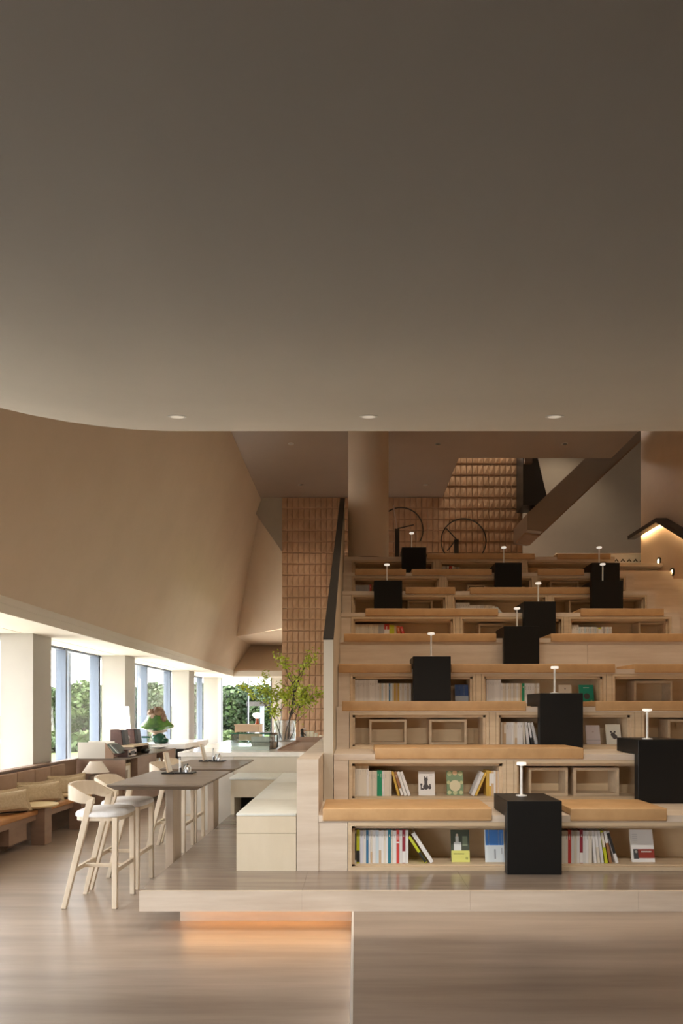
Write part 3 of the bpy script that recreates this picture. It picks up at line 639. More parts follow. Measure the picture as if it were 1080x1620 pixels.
for i, (x, d) in enumerate(UP):
    t = thing('downlight', (x, d, ZC), (['near left','far left','near middle','far middle','near right'][i]+' recessed downlight in the dark upper ceiling') if i < 5 else 'unseen downlight added to light the tiers, above the curved ceiling', 'downlight', 'downlights in the upper ceiling' if i < 5 else 'added downlights above the tiers')
    M().lathe([(.055,-.006),(.055,.0),(.04,.0),(.04,-.006)], (x,d,ZC), 24).build('trim_ring', m_trimr, t)
    M().lathe([(.038,-.004),(.038,-.001)], (x,d,ZC), 20).build('lens', m_down, t)
    l = bpy.data.lights.new('downlight_beam', 'SPOT'); l.energy = 26 if i < 5 else {6.2: 56, 8.2: 19, 10.4: 5}[d]; l.spot_size = R(80 if i < 5 else 115); l.spot_blend = .7; l.color = (1,.80,.58); l.shadow_soft_size = .04
    o = bpy.data.objects.new('downlight_beam', l); C.objects.link(o); o.location = (0,0,-.03); o.parent = t

for i, (x, y, e) in enumerate(((2.5,15.35,55),(3.5,15.35,55),(5.4,16.9,70))):  # unseen lamps, added to rake the tiles and light the void
    t = thing('downlight', (x, y, 9.6), 'unseen downlight added in the high void above the tiled wall', 'downlight', 'added downlights in the high void')
    M().lathe([(.06,-.006),(.06,.0),(.04,.0),(.04,-.006)], (x,y,9.6), 24).build('trim_ring', m_trimr, t)
    M().lathe([(.038,-.004),(.038,-.001)], (x,y,9.6), 20).build('lens', m_down, t)
    l = bpy.data.lights.new('downlight_beam', 'SPOT'); l.energy = e; l.spot_size = R(95); l.spot_blend = .7; l.color = (1,.82,.60); l.shadow_soft_size = .04
    o = bpy.data.objects.new('downlight_beam', l); C.objects.link(o); o.location = (0,0,-.03); o.parent = t

# ================================================================== left side
# ------------------------------------------------------------------ bar stools
def make_stool():
    t = thing('bar_stool', (0,0,0), 'x', 'stool', 'ash bar stools with white seats')
    for s in (-1, 1):
        M().hexa([(-.02,s*.215-.02,0),(.02,s*.215-.02,0),(.02,s*.215+.02,0),(-.02,s*.215+.02,0)],
                 [(-.022,s*.205-.02,.735),(.022,s*.205-.02,.735),(.022,s*.205+.02,.735),(-.022,s*.205+.02,.735)]).build('leg', m_ash, t, bevel=.005)
        M().hexa([(-.43,s*.215-.018,0),(-.39,s*.215-.018,0),(-.39,s*.215+.018,0),(-.43,s*.215+.018,0)],
                 [(-.225,s*.21-.018,.87),(-.165,s*.21-.018,.89),(-.165,s*.21+.018,.89),(-.225,s*.21+.018,.87)]).build('leg', m_ash, t, bevel=.005)
    # bent back rail
    pts = [(-.165,.21,.845,.89),(-.215,.216,.845,.912),(-.27,.222,.848,.945),(-.335,.216,.868,.985),(-.385,.17,.872,.995),(-.41,.09,.874,.998),(-.418,0,.875,1.0)]
    full = pts+[(x,-y,a,b) for x,y,a,b in pts[-2::-1]]
    v = []; n = len(full)
    for i, (x,y,a,b) in enumerate(full):
        p = Vector(full[max(i-1,0)][:2]); q = Vector(full[min(i+1,n-1)][:2]); tt = (q-p).normalized(); nn = Vector((tt.y,-tt.x))*.011
        v += [(x+nn.x,y+nn.y,a),(x+nn.x,y+nn.y,b),(x-nn.x,y-nn.y,b),(x-nn.x,y-nn.y,a)]
    f = []
    for i in range(n-1):
        for k in range(4): f.append((i*4+k,(i+1)*4+k,(i+1)*4+(k+1)%4,i*4+(k+1)%4))
    f += [(0,1,2,3),((n-1)*4+3,(n-1)*4+2,(n-1)*4+1,(n-1)*4)]
    M().add(v,f).build('back_rail', m_ash, t, smooth=True)
    out = []
    for i in range(40):
        a = 2*math.pi*i/40; cx, sy = math.cos(a), math.sin(a)
        x = -.155+.205*math.copysign(abs(cx)**.5, cx); y = .232*math.copysign(abs(sy)**.5, sy)*(1-.12*max(0,-cx))
        out.append((x,y))
    M().prism_z([(x*.96-.005,y*.95) for x,y in out], .705, .738).build('seat_frame', m_ash, t)
    v = []; f = []; L = 40
    rings = [(1,.738),(1.0,.758),(.96,.772),(.85,.781),(.5,.786)]
    for s_, z in rings: v += [((x+.155)*s_-.155,y*s_,z) for x,y in out]
    for r in range(len(rings)-1):
        for i in range(L): f.append((r*L+i,r*L+(i+1)%L,(r+1)*L+(i+1)%L,(r+1)*L+i))
    f += [tuple(range(L-1,-1,-1)), tuple(range((len(rings)-1)*L,len(rings)*L))]
    M().add(v,f).build('seat', m_seat, t, smooth=True)
    M().box(-.015,.015,-.195,.195,.285,.32).build('stretcher', m_ash, t, bevel=.004)
    M().box(-.355,-.325,-.195,.195,.285,.32).build('stretcher', m_ash, t, bevel=.004)
    M().box(-.33,-.01,-.015,.015,.285,.315).build('stretcher', m_ash, t, bevel=.004)
    return t
st = make_stool()
SPOT = [(-1.935,5.61,0,'ash bar stool nearest the camera, with white seat and bent back'), (-1.945,6.18,0,'second ash bar stool from the camera, beside the nearest one'),
        (-1.925,7.72,0,'third ash bar stool, on the left of the far table'), (-1.93,8.28,0,'farthest ash bar stool, near the white counter')]
stools = [st]+[copy_tree(st) for _ in SPOT[1:]]
for o, (x,y,a,l) in zip(stools, SPOT): o.location = (x,y,0); o['label'] = l; o.rotation_euler = (0,0,R(a))

# ------------------------------------------------------------------ high tables
def high_table(y0, y1, ly, label):
    x0, x1 = -1.985, -1.225; zt = 1.0
    t = thing('high_table', ((x0+x1)/2,(y0+y1)/2,0), label, 'table', 'dark wood high tables')
    i = .05
    M().hexa([(x0+i,y0+i,zt-.045),(x1-i,y0+i,zt-.045),(x1-i,y1-i,zt-.045),(x0+i,y1-i,zt-.045)],[(x0,y0,zt-.012),(x1,y0,zt-.012),(x1,y1,zt-.012),(x0,y1,zt-.012)]).box(x0,x1,y0,y1,zt-.012,zt).build('tabletop', m_walnut, t)
    M().box(-1.645,-1.575,ly,ly+.27,0,zt-.045).build('leg_panel', m_tleg, t, bevel=.006)
    bx('foot_plate', -1.80, -1.555, ly-.15, ly+.42, 0, .012, m_dark, t)
    return t
high_table(5.35, 6.58, 5.80, 'dark wood high table nearest the camera, on a panel leg')
high_table(6.80, 8.08, 7.45, 'dark wood high table behind the nearer one, close to the counter')
for i, (cx, cy) in enumerate(((-1.66, 6.32), (-1.66, 7.80))):
    wh = ['the nearer high table', 'the farther high table'][i]; z = 1.0
    t = thing('menu_stand', (cx-.07,cy,z), 'slanted menu board in a dark foot on '+wh, 'menu stand', 'menu stands on the high tables')
    M().prism_y([(cx-.10,z+.012),(cx-.085,z+.012),(cx-.125,z+.20),(cx-.14,z+.20)], cy-.06, cy+.06).build('board', m_oak, t)
    M().prism_y([(cx-.083,z+.02),(cx-.080,z+.02),(cx-.118,z+.195),(cx-.121,z+.195)], cy-.055, cy+.055).build('sheet', m_paper, t)
    bx('foot', cx-.15, cx-.03, cy-.07, cy+.07, z, z+.014, m_black, t, .003)
    t = tag(M().box(cx-.03,cx+.14,cy-.05,cy+.09,z,z+.012).build('serving_tray', m_black, None, .003), 'small black tray on '+wh, 'tray', 'black trays on the high tables')
    t = thing('salt_mill', (cx+.0,cy+.02,z+.012), 'slim white mill standing on the tray of '+wh, 'mill', 'mills on the high tables')
    M().lathe([(.011,0),(.011,.11),(.008,.115)], (cx,cy+.02,z+.012), 14).build('body', m_white, t, smooth=True)
    M().lathe([(.012,.115),(.012,.135),(.004,.14)], (cx,cy+.02,z+.012), 14).build('cap', m_silver, t, smooth=True)
    t = thing('sugar_pot', (cx+.075,cy+.01,z+.012), 'conical steel pot on the tray of '+wh, 'pot', 'steel pots on the high tables')
    M().lathe([(.036,0),(.036,.01),(.028,.05),(.012,.066)], (cx+.075,cy+.01,z+.012), 20).build('body', m_silver, t, smooth=True)
    M().ball((cx+.075,cy+.01,z+.084), .008,.008,.010, 10, 6).build('knob', m_dark, t, smooth=True)
    t = thing('glass_tumbler', (cx+.035,cy+.06,z+.012), 'small clear tumbler on the tray of '+wh, 'glass', 'tumblers on the high tables')
    M().lathe([(.016,0),(.02,.07),(.017,.07),(.014,.004)], (cx+.035,cy+.06,z+.012), 18).build('cup', m_glassv, t, smooth=True)
    t = thing('pepper_shaker', (cx+.02,cy-.03,z+.012), 'tiny dark shaker on the tray of '+wh, 'shaker', 'shakers on the high tables')
    M().lathe([(.011,0),(.009,.045)], (cx+.02,cy-.03,z+.012), 12).build('body', m_dark, t, smooth=True)
    M().lathe([(.009,.045),(.007,.058)], (cx+.02,cy-.03,z+.012), 12).build('cap', m_silver, t, smooth=True)

# ------------------------------------------------------------------ cream benches on the platform
bt = E-166/F*D1
b1 = thing('bench', (-.72,7,P), 'long cream veneered bench with pale padded seat, against the stone parapet', 'bench')
bx('front_panel', -.955, -.476, D1, D1+.02, P, bt-.15, m_bench, b1); bx('apron', -.955, -.476, D1, D1+.02, bt-.147, bt-.012, m_bench, b1)
bx('body', -.953, -.476, D1+.02, 8.9, P, bt-.012, m_bench, b1)
for a, b in ((D1-.004, 6.25), (6.255, 7.7), (7.705, 8.9)):
    M().box(-.957,-.474,a,b,bt-.012,bt+.012).build('seat_pad', m_pad, b1, bevel=.008, smooth=True)
b2 = thing('bench', (-1.25,8.6,P), 'short cream bench under the counter, joining the long one in a corner', 'bench')
bx('apron', -1.545, -.962, 8.30, 8.32, bt-.19, bt-.025, m_bench, b2)
M().box(-1.56,-.962,8.28,8.9,bt-.025,bt+.012).build('seat_pad', m_pad, b2, bevel=.012, smooth=True)
bx('side_panel', -1.545, -1.50, 8.30, 8.9, P, bt-.19, m_bench, b2); bx('lower_rail', -1.50, -.962, 8.30, 8.33, bt-.24, bt-.19, m_bench, b2)
bx('back_panel', -1.50, -.962, 8.80, 8.88, P, bt-.19, m_dark, b2)  # dark panel paints the shade under the bench seat

# ------------------------------------------------------------------ service counter
zc = 1.037
ct = thing('service_counter', (-1.4,10.5,0), 'long service counter with taupe front and pale stone top', 'counter')
bx('front_panel', -1.62, -.476, 8.92, 8.96, 0, zc-.062, m_cfront, ct); bx('side_cabinet', -2.32, -1.625, 8.92, 8.96, 0, zc-.062, m_cream, ct)
bx('body', -2.32, -.476, 8.96, 12.4, 0, zc-.062, m_cfront, ct)
bx('worktop', -2.36, -.475, 8.90, 12.42, zc-.06, zc, m_marble, ct, .003, 1)
tr = thing('sunken_tray', (-.75,10.3,zc), 'brown open tray set on the counter beside the parapet', 'tray')
M().box(-1.04,-.50,9.12,11.7,zc,zc+.008).build('tray_floor', m_bback, tr)
bx('tray_wall', -1.06, -1.04, 9.1, 11.72, zc, zc+.03, m_bback, tr); bx('tray_wall', -.50, -.48, 9.1, 11.72, zc, zc+.10, m_bback, tr)
bx('tray_wall', -1.04, -.50, 11.7, 11.72, zc, zc+.09, m_bback, tr); bx('tray_wall', -1.04, -.50, 9.1, 9.12, zc, zc+.012, m_bback, tr)
dc = thing('display_case', (-1.46,9.6,zc), 'glass pastry display case on the counter', 'display case')
x0, x1, y0, y1, z1 = X(365,9.35), X(427,9.35), 9.35, 9.95, zc+.235
for nm, a in (('glass_panel',(x0,x1,y0,y0+.008)),('glass_panel',(x0,x1,y1-.008,y1)),('glass_panel',(x0,x0+.008,y0+.008,y1-.008)),('glass_panel',(x1-.008,x1,y0+.008,y1-.008))):
    bx(nm, *a, zc, z1-.008, m_glassg, dc)
bx('glass_top', x0-.01, x1+.01, y0-.01, y1+.01, z1-.008, z1, m_glassg, dc); bx('top_edge', x0-.01, x1+.01, y0-.012, y0-.008, z1-.010, z1+.002, m_dgreen, dc)
bx('shelf', x0+.02, x1-.02, y0+.1, y1-.05, zc+.10, zc+.108, m_glassg, dc); bx('deck', x0+.01, x1-.01, y0+.01, y1-.01, zc, zc+.05, m_marble, dc); bx('back_board', x0+.2, x1-.02, y1-.06, y1-.02, zc+.05, zc+.17, m_cream, dc)
# vase with branches
vx, vy = -1.27, 12.05
vs_ = thing('glass_vase', (vx,vy,zc), 'wide clear glass vase on the counter, holding green branches', 'vase')
M().lathe([(.19,0),(.195,.015),(.195,.37),(.187,.37),(.187,.02),(.0,.02)], (vx,vy,zc), 32).build('glass_wall', m_glassv, vs_, smooth=True)
M().lathe([(.186,.021),(.186,.14)], (vx,vy,zc), 32).build('water', m_glassv, vs_)
rb = random.Random(3)
lm = M(); lq = []
def limb(p, dr, ln, r, depth, out, tips):
    pts = [Vector(p)]; dr = Vector(dr).normalized(); n = 5
    for i in range(n):
        dr = (dr+Vector((rb.uniform(-.3,.3),rb.uniform(-.3,.3),rb.uniform(-.12,.24)))).normalized(); pts.append(pts[-1]+dr*ln/n)
    out.tube(pts, r, 6, r*.5)
    if depth > 0:
        for i in range(rb.randint(3,4)):
            q = pts[rb.randint(2,n)]; a = rb.uniform(0,6.28)
            limb(q, dr+Vector((math.cos(a)*1.0,math.sin(a)*.8,rb.uniform(-.05,.7))), ln*rb.uniform(.42,.62), r*.55, depth-1, out, tips)
    if depth < 2: tips += pts[2:]
for bi, (dx, dy, ln, r, ofs) in enumerate(((-.22,.0,.95,.014,-.05),(.10,.05,.98,.020,.06),(.30,-.1,.75,.011,.09),(-.42,.1,.70,.010,-.09),(-.02,-.15,1.08,.013,0))):
    t = thing('branch', (vx+ofs,vy,zc+.03), ['crooked leafy branch in the vase, bending left','thick dark branch upright in the vase','slender leafy branch in the vase, reaching right','low leafy branch in the vase, spreading far left','tallest leafy branch in the vase'][bi], 'branch', 'branches in the vase')
    out = M(); tips = []
    limb((vx+ofs,vy,zc+.03), (dx,dy,1), ln, r, 2, out, tips)
    out.build('twigs', m_bark, t, smooth=True)
    lv = M()
    for p in tips:
        if p.z < zc+.42 or (bi == 1 and rb.random() < .6): continue
        for _ in range(6):
            c = p+Vector((rb.gauss(0,.045),rb.gauss(0,.045),rb.gauss(0,.035)))
            a = Vector((rb.uniform(-1,1),rb.uniform(-1,1),rb.uniform(-.6,.6))).normalized()*rb.uniform(.024,.042); b = a.cross(Vector((rb.uniform(-1,1),rb.uniform(-1,1),rb.uniform(-1,1)))).normalized()*.018
            lv.add([c-a, c+b*1.0-a*.1, c+a, c-b*1.0-a*.1], [(0,1,2,3)])
    if lv.v: lv.build('leaves', m_leaf, t)['kind'] = 'stuff'
# small things at the back of the counter
t = thing('dark_figurine', (X(478,12.2),12.2,zc), 'small dark figurine with a pale ball on its shoulder, beside the vase', 'figurine')
fx = X(478,12.2); M().lathe([(.05,0),(.045,.02),(.02,.03)], (fx,12.2,zc), 16).build('base', m_dark, t, smooth=True)
M().lathe([(.02,.03),(.034,.07),(.028,.11),(.036,.14),(.016,.17)], (fx,12.2,zc), 14).build('body', m_dark, t, smooth=True); M().ball((fx-.005,12.2,zc+.19),.03,.03,.032,12,8).build('head', m_dark, t, smooth=True)
M().ball((fx+.04,12.2,zc+.215),.026,.026,.026,12,8).build('ball', m_pale, t, smooth=True); M().tube([(fx+.02,12.2,zc+.14),(fx+.05,12.2,zc+.12),(fx+.06,12.19,zc+.09)],.01,6).build('arm', m_dark, t)
for i, (px, w_, h_) in enumerate(((485.5,.045,.17),(493,.040,.175),(500,.030,.14),(507.5,.036,.10))):
    x = X(px,12.25); t = thing('pillar_candle', (x,12.25,zc), ['leftmost pale candle behind the tray, half hidden by the figurine','widest tall pale candle behind the brown tray','slim pale candle behind the tray, third from the left','shortest pale candle, next to the stair wall'][i], 'candle', 'candles at the back of the counter')
    M().lathe([(w_,0),(w_,h_),(w_*.8,h_-.006)], (x,12.25,zc), 18).build('wax', m_wax, t, smooth=True); M().lathe([(.002,h_-.006),(.002,h_+.012)], (x,12.25,zc), 6).build('wick', m_dark, t)
t = thing('glass_jug', (X(433,9.7),9.7,zc), 'dark rimmed glass canister beside the display case', 'canister')
M().lathe([(.05,0),(.05,.21),(.046,.21),(.046,.006)], (X(433,9.7),9.7,zc), 20).build('glass_wall', m_glassv, t, smooth=True); M().lathe([(.052,.205),(.052,.225),(.03,.23)], (X(433,9.7),9.7,zc), 20).build('lid', m_brownd, t, smooth=True); M().lathe([(.043,.008),(.043,.10)], (X(433,9.7),9.7,zc), 16).build('contents', m_bback, t)
bx('handle', X(433,9.7)+.05, X(433,9.7)+.065, 9.69, 9.71, zc+.02, zc+.2, m_dark, t)
# cabinet and lamp behind the counter
cb = thing('back_cabinet', (X(390,14),14.2,0), 'peach coloured cabinet behind the display case', 'cabinet')
bx('body', X(371,14), X(410,14), 14, 14.5, 0, Z(1146,14)-.02, m_peach, cb); bx('top', X(370,14), X(411,14), 13.99, 14.52, Z(1146,14)-.02, Z(1146,14), m_peach, cb); bx('door', X(373,14), X(408,14), 13.985, 14, .1, Z(1146,14)-.05, m_peach, cb)
lx = X(406,14.1); lz = Z(1146,14); t = thing('table_lamp', (lx,14.15,lz), 'lamp with rust ceramic stem and white pleated shade, on the peach cabinet', 'lamp')
M().lathe([(.05,0),(.04,.02),(.03,.1),(.034,.13)], (lx,14.15,lz), 18).build('stem', m_orange, t, smooth=True); M().lathe([(.035,.125),(.085,.165),(.095,.21),(.07,.235),(.01,.24)], (lx,14.15,lz), 22).build('shade', m_glow, t, smooth=True)

# ------------------------------------------------------------------ banquette along the windows
bq = thing('banquette', (-4.0,7,0), 'long brown window banquette with orange leather seat', 'banquette')
bx('base', -4.28, -4.0, 5.4, 9.56, 0, .30, m_brownd, bq); bx('seat_board', -4.28, -3.77, 5.4, 9.56, .30, .365, m_brown, bq)
bx('back_panel', -4.29, -4.20, 5.4, 10.1, .36, .855, m_brown, bq); bx('back_cap', -4.295, -4.17, 5.4, 10.1, .855, .872, m_brown, bq)
bx('drawer_unit', -4.0, -3.80, 7.35, 7.75, .10, .30, m_brown, bq)
for a in (5.45, 6.75, 8.20):
    b = min(a+(1.45 if a > 2 else 1.49), 9.55); M().box(-4.18,-3.745,a+.004,b-.004,.365,.422).build('seat_pad', m_bseat, bq, bevel=.014, seg=3, smooth=True)
y = 9.555
while y > 5.9:
    M().box(-4.20,-4.13,y-.445,y-.006,.42,.835).build('back_cushion', m_bback, bq, bevel=.018, seg=3, smooth=True); y -= .452
bx('end_ledge', -4.20, -3.52, 9.57, 10.12, 0, .50, m_brown, bq)
def pillow(px, yc, w_, h_, ang, label):
    t = thing('throw_pillow', (-4.0,yc,.43), label, 'pillow', 'linen pillows on the banquette')
    def shape(off, hw, hh, th, nm, mt):
        v = []; f = []; n = 14; m_ = 10
        for side in (1, -1):
            for j in range(m_+1):
                for i in range(n+1):
                    u = -1+2*i/n; q = -1+2*j/m_
                    b = max(0,(1-u**4))**.5*max(0,(1-q**4))**.5
                    pin = 1-.10*(1-abs(q))*abs(u)**3; pin2 = 1-.16*(1-abs(u)**1.5)*abs(q)**3
                    v.append((-4.0+off+side*th*b, yc+u*hw*pin, .43+hh+q*hh*pin2))
        k = (n+1)*(m_+1)
        for j in range(m_):
            for i in range(n):
                a = j*(n+1)+i; f.append((a,a+1,a+n+2,a+n+1)); f.append((k+a,k+a+n+1,k+a+n+2,k+a+1))
        return M().add(v,f).build(nm, mt, t, smooth=True)
    shape(.03, w_/2, h_/2, .075, 'front_cushion', m_pillow); shape(.025, w_/2+.035, h_/2+.018, .004, 'flange', m_pillow); shape(-.055, w_/2+.02, h_/2, .035, 'back_lining', m_navy)
    t.rotation_euler = (0, R(-18), R(ang)); t.location.x = -3.93
    return t
pillow(0, 8.36, .56, .26, -36, 'linen pillow in the middle, behind the nearer round table')
pillow(0, 9.16, .54, .26, -36, 'linen pillow farthest along the banquette, behind the farther round table')
pillow(0, 7.50, .56, .26, -36, 'linen pillow cut off by the left edge')
def round_table(cx, cy, label):
    t = thing('side_table', (cx,cy,0), label, 'side table', 'round side tables at the banquette')
    M().lathe([(.20,.442),(.235,.455),(.24,.47),(.237,.476)], (cx,cy,0), 40).build('top', m_ltop, t, smooth=True)
    M().box(cx-.03,cx+.135,cy-.09,cy+.09,0,.442).build('leg_panel', m_brown, t, bevel=.004)
    return t
round_table(-3.80, 8.0, 'round maple side table nearest the camera at the banquette'); round_table(-3.80, 9.05, 'round maple side table partly hidden behind the nearest stool')
lx, ly = X(151.5,9.83), 9.83
t = thing('table_lamp', (lx,ly,.50), 'lamp with cone linen shade and squat ceramic base, at the end of the banquette', 'lamp')
M().lathe([(.06,0),(.10,.03),(.118,.08),(.10,.13),(.05,.16),(.02,.17)], (lx,ly,.50), 24).build('base', m_ceram, t, smooth=True)
M().lathe([(.012,.165),(.012,.2)], (lx,ly,.50), 10).build('neck', m_silver, t)
M().lathe([(.19,.185),(.085,.345),(.082,.345),(.187,.187)], (lx,ly,.50), 32).build('shade', m_shade, t, smooth=True)

# ------------------------------------------------------------------ sideboard with hi-fi and objects
zs = .86
sb = thing('sideboard', (-3.9,11.5,0), 'brown sideboard with open niches, running on from the banquette', 'sideboard')
bx('end_panel', -4.285, -3.49, 10.15, 10.19, 0, zs-.02, m_brown, sb); bx('top', -4.285, -3.48, 10.15, 12.98, zs-.02, zs, m_walnut, sb)
bx('carcass', -4.285, -3.75, 10.19, 12.96, 0, zs-.02, m_brownd, sb)
bx('door', -3.75, -3.49, 10.74, 11.76, .45, zs-.02, m_brown, sb); bx('door', -3.75, -3.49, 12.18, 12.96, .45, zs-.02, m_brown, sb)
bx('lower_panel', -3.75, -3.50, 10.19, 12.96, .08, .43, m_brown, sb); bx('shelf_board', -3.75, -3.49, 10.19, 12.96, .43, .45, m_brown, sb)
t = thing('picture_frame', (-3.6,10.5,.45), 'small framed picture in the first niche of the sideboard', 'picture'); bx('frame', -3.60, -3.58, 10.28, 10.68, .45, .76, m_oak, t); bx('print', -3.58, -3.577, 10.32, 10.64, .49, .72, m_paper, t); M().prism_x([(10.44,.53),(10.52,.53),(10.54,.66),(10.42,.66)], -3.577, -3.574).build('print_motif', m_ceram, t)
yy = 11.80
for i in range(8):
    w_ = .045; t = thing('book', (-3.55,yy,.45), 'thin book, %s from the left, in the second niche of the sideboard' % NUM[i], 'book', 'books in the sideboard'); c = [W_,CR,TN,W_,CR,LB,W_,TN][i]
    bx('cover', -3.52, -3.517, yy, yy+w_-.003, .45, .70+.02*(i%3), colmat(c), t); bx('pages', -3.70, -3.52, yy+.002, yy+w_-.005, .453, .695+.02*(i%3), PG, t); yy += w_
# magazine rack
t = thing('magazine_rack', (-3.95,10.3,zs), 'cream sided slanted magazine rack at the near end of the sideboard', 'magazine rack')
xa_, xb_ = X(123,10.2), X(166,10.2)
bx('side', xa_, xb_, 10.2, 10.22, zs, zs+.245, m_cream, t); M().prism_y([(xb_,zs),(xb_+.13,zs),(xb_+.13,zs+.06),(xb_,zs+.24)], 10.2, 10.215).build('side_wedge', m_bback, t)
bx('bottom', xa_, xb_+.1, 10.22, 10.6, zs, zs+.02, m_brown, t); bx('side', xa_, xb_, 10.6, 10.62, zs, zs+.245, m_cream, t)
for i in range(4):
    x = xb_-.005+i*.03; o = M().prism_y([(x,zs+.22-.005*i),(x+.012,zs+.225-.005*i),(x+.14,zs+.08),(x+.128,zs+.072)], 10.225, 10.55).build('magazine', colmat([(.75,.74,.7),(.2,.28,.27),(.66,.72,.70),(.12,.14,.14)][i]))
    tag(o, ['white','dark teal','pale mint','charcoal'][i]+' magazine leaning in the slanted rack', 'magazine', 'magazines in the rack')
# tuner, riser tray, speakers
t = thing('stereo_tuner', (-3.7,10.6,zs), 'low wooden stereo tuner with a silver face on the sideboard', 'stereo')
bx('case', X(173,10.5), -3.55, 10.45, 10.85, zs, zs+.12, m_redwood, t); bx('face', -3.55, -3.54, 10.47, 10.83, zs+.01, zs+.11, m_silver, t); bx('dial', -3.54, -3.535, 10.58, 10.74, zs+.04, zs+.09, m_dark, t)
for q in (10.52, 10.79): M().prism_x([(q+.02*math.cos(a*.5236),zs+.05+.02*math.sin(a*.5236)) for a in range(12)], -3.54, -3.52).build('knob', m_dark, t)
t = thing('speaker_shelf', (-3.9,11.2,zs), 'wooden box shelf carrying the two speakers', 'shelf'); bx('top', -4.24, -3.62, 10.95, 11.75, zs+.13, zs+.16, m_oak, t); bx('side', -4.24, -3.62, 10.95, 10.98, zs, zs+.13, m_walnut, t); bx('side', -4.24, -3.62, 11.72, 11.75, zs, zs+.13, m_walnut, t); bx('back', -4.24, -4.2, 10.98, 11.72, zs, zs+.13, m_walnut, t)
for i, (y0, xo) in enumerate(((10.97,0),(11.5,.0))):
    px0, px1 = ((174,199),(199,219))[i]; x0, x1 = X(px0,y0), X(px1,y0); z = zs+.16
    t = thing('speaker', ((x0+x1)/2,y0+.1,z), ['nearer wooden bookshelf speaker with dark grille on the sideboard','farther wooden bookshelf speaker with dark grille on the sideboard'][i], 'speaker', 'speakers on the sideboard')
    M().prism_y([(x0,z),(x1-.05,z),(x1-.08,z+.255),(x0,z+.255)], y0, y0+.20).build('cabinet', m_redwood, t, bevel=.006)
    M().prism_y([(x1-.05,z+.006),(x1,z+.006),(x1-.035,z+.25),(x1-.08,z+.25)], y0+.006, y0+.194).build('grille', m_dark, t, bevel=.005)
t = thing('white_figurine', (X(203.5,11.3),11.3,zs+.16), 'tiny white figurine between the two speakers', 'figurine'); fx = X(203.5,11.35); z = zs+.16
M().lathe([(.035,0),(.02,.02),(.03,.05),(.018,.085)], (fx,11.3,z), 14).build('body', m_white, t, smooth=True); M().ball((fx,11.3,z+.115),.035,.035,.035,12,8).build('head', m_white, t, smooth=True); M().box(fx-.05,fx+.05,11.25,11.35,z,z+.012).build('base', m_ceram, t)
t = thing('floor_glow_lamp', (X(188,12.1),12.1,zs), 'tall glowing white cone lamp behind the speakers', 'lamp'); lx = max(X(188,12.1), -4.16)
M().lathe([(.09,0),(.07,.02),(.02,.03),(.02,.36)], (lx,12.1,zs), 18).build('base', m_white, t, smooth=True); M().lathe([(.10,.36),(.068,.80),(.06,.80),(.095,.365)], (lx,12.1,zs), 28).build('shade', m_glow, t, smooth=True)
# marble end counter with sculpture
zm = .93
t = thing('marble_counter', (-3.8,14,0), 'white marble topped end counter beyond the sideboard', 'counter'); bx('worktop', -4.28, -3.33, 13.05, 15.2, zm-.09, zm, m_marble, t); bx('body', -4.26, -3.5, 13.1, 15.15, 0, zm-.09, m_cream, t); bx('opening_shade', -3.5, -3.36, 13.1, 13.9, .55, zm-.09, m_dark, t); bx('leg_panel', -3.5, -3.36, 14.0, 15.15, 0, zm-.09, m_cream, t)  # dark block stands for the shade inside the open bay
msx, msy = -4.0, 13.45; s = 13.45/F
t = thing('mushroom_sculpture', (msx,msy,zm), 'large green glazed mushroom sculpture with carved clay top', 'sculpture')
def lump(am, fr, ph=0): return lambda x,y,z: 1+am*math.sin(fr*x+ph)*math.sin(fr*y+1.3+ph)*math.cos(fr*z)
M().ball((msx+.05,msy,zm+.10), .155,.15,.11, 24, 14, lump(.10,5)).build('base_mushroom', m_dgreen, t, smooth=True)
M().ball((msx+.16,msy-.02,zm+.055), .10,.09,.06, 18, 10, lump(.08,6)).build('base_mushroom', m_dgreen, t, smooth=True)
M().lathe([(.10,.17),(.07,.22),(.09,.27)], (msx+.02,msy,zm), 18).build('stem', m_pale, t, smooth=True)
M().ball((msx+.03,msy,zm+.255), .19,.17,.05, 24, 10, lump(.14,7,1)).build('gills', m_pale, t, smooth=True)
cap = [(.02,.285),(.20,.272),(.285,.278),(.325,.305),(.328,.340),(.295,.375),(.245,.42),(.205,.48),(.175,.55),(.12,.61),(.03,.63)]
v = []; f = []; n = 36
for r, z in cap:
    for i in range(n):
        a = 2*math.pi*i/n; wv = 1+.05*math.sin(3*a+.6)+.03*math.sin(5*a); v.append((msx+r*wv*math.cos(a), msy+r*wv*.9*math.sin(a), zm+z+.015*math.sin(2*a+1)*(r/.3)))
for k in range(len(cap)-1):
    for i in range(n): f.append((k*n+i,k*n+(i+1)%n,(k+1)*n+(i+1)%n,(k+1)*n+i))
f += [tuple(range(n-1,-1,-1)), tuple(range((len(cap)-1)*n,len(cap)*n))]
M().add(v,f).build('cap', m_green, t, smooth=True)
M().ball((msx+.05,msy-.03,zm+.61), .125,.12,.125, 26, 16, lump(.16,11)).build('carved_top', m_clay, t, smooth=True)
M().ball((msx-.06,msy-.08,zm+.60), .085,.08,.085, 24, 14, lump(.28,17,.5)).build('carved_figure', m_clay, t, smooth=True)
M().ball((msx-.03,msy-.13,zm+.53), .06,.05,.07, 20, 12, lump(.30,21,.9)).build('carved_figure', m_pale, t, smooth=True)
M().ball((msx+.16,msy-.05,zm+.50), .06,.09,.11, 20, 12, lump(.14,9)).build('carved_lobe', m_clay, t, smooth=True)
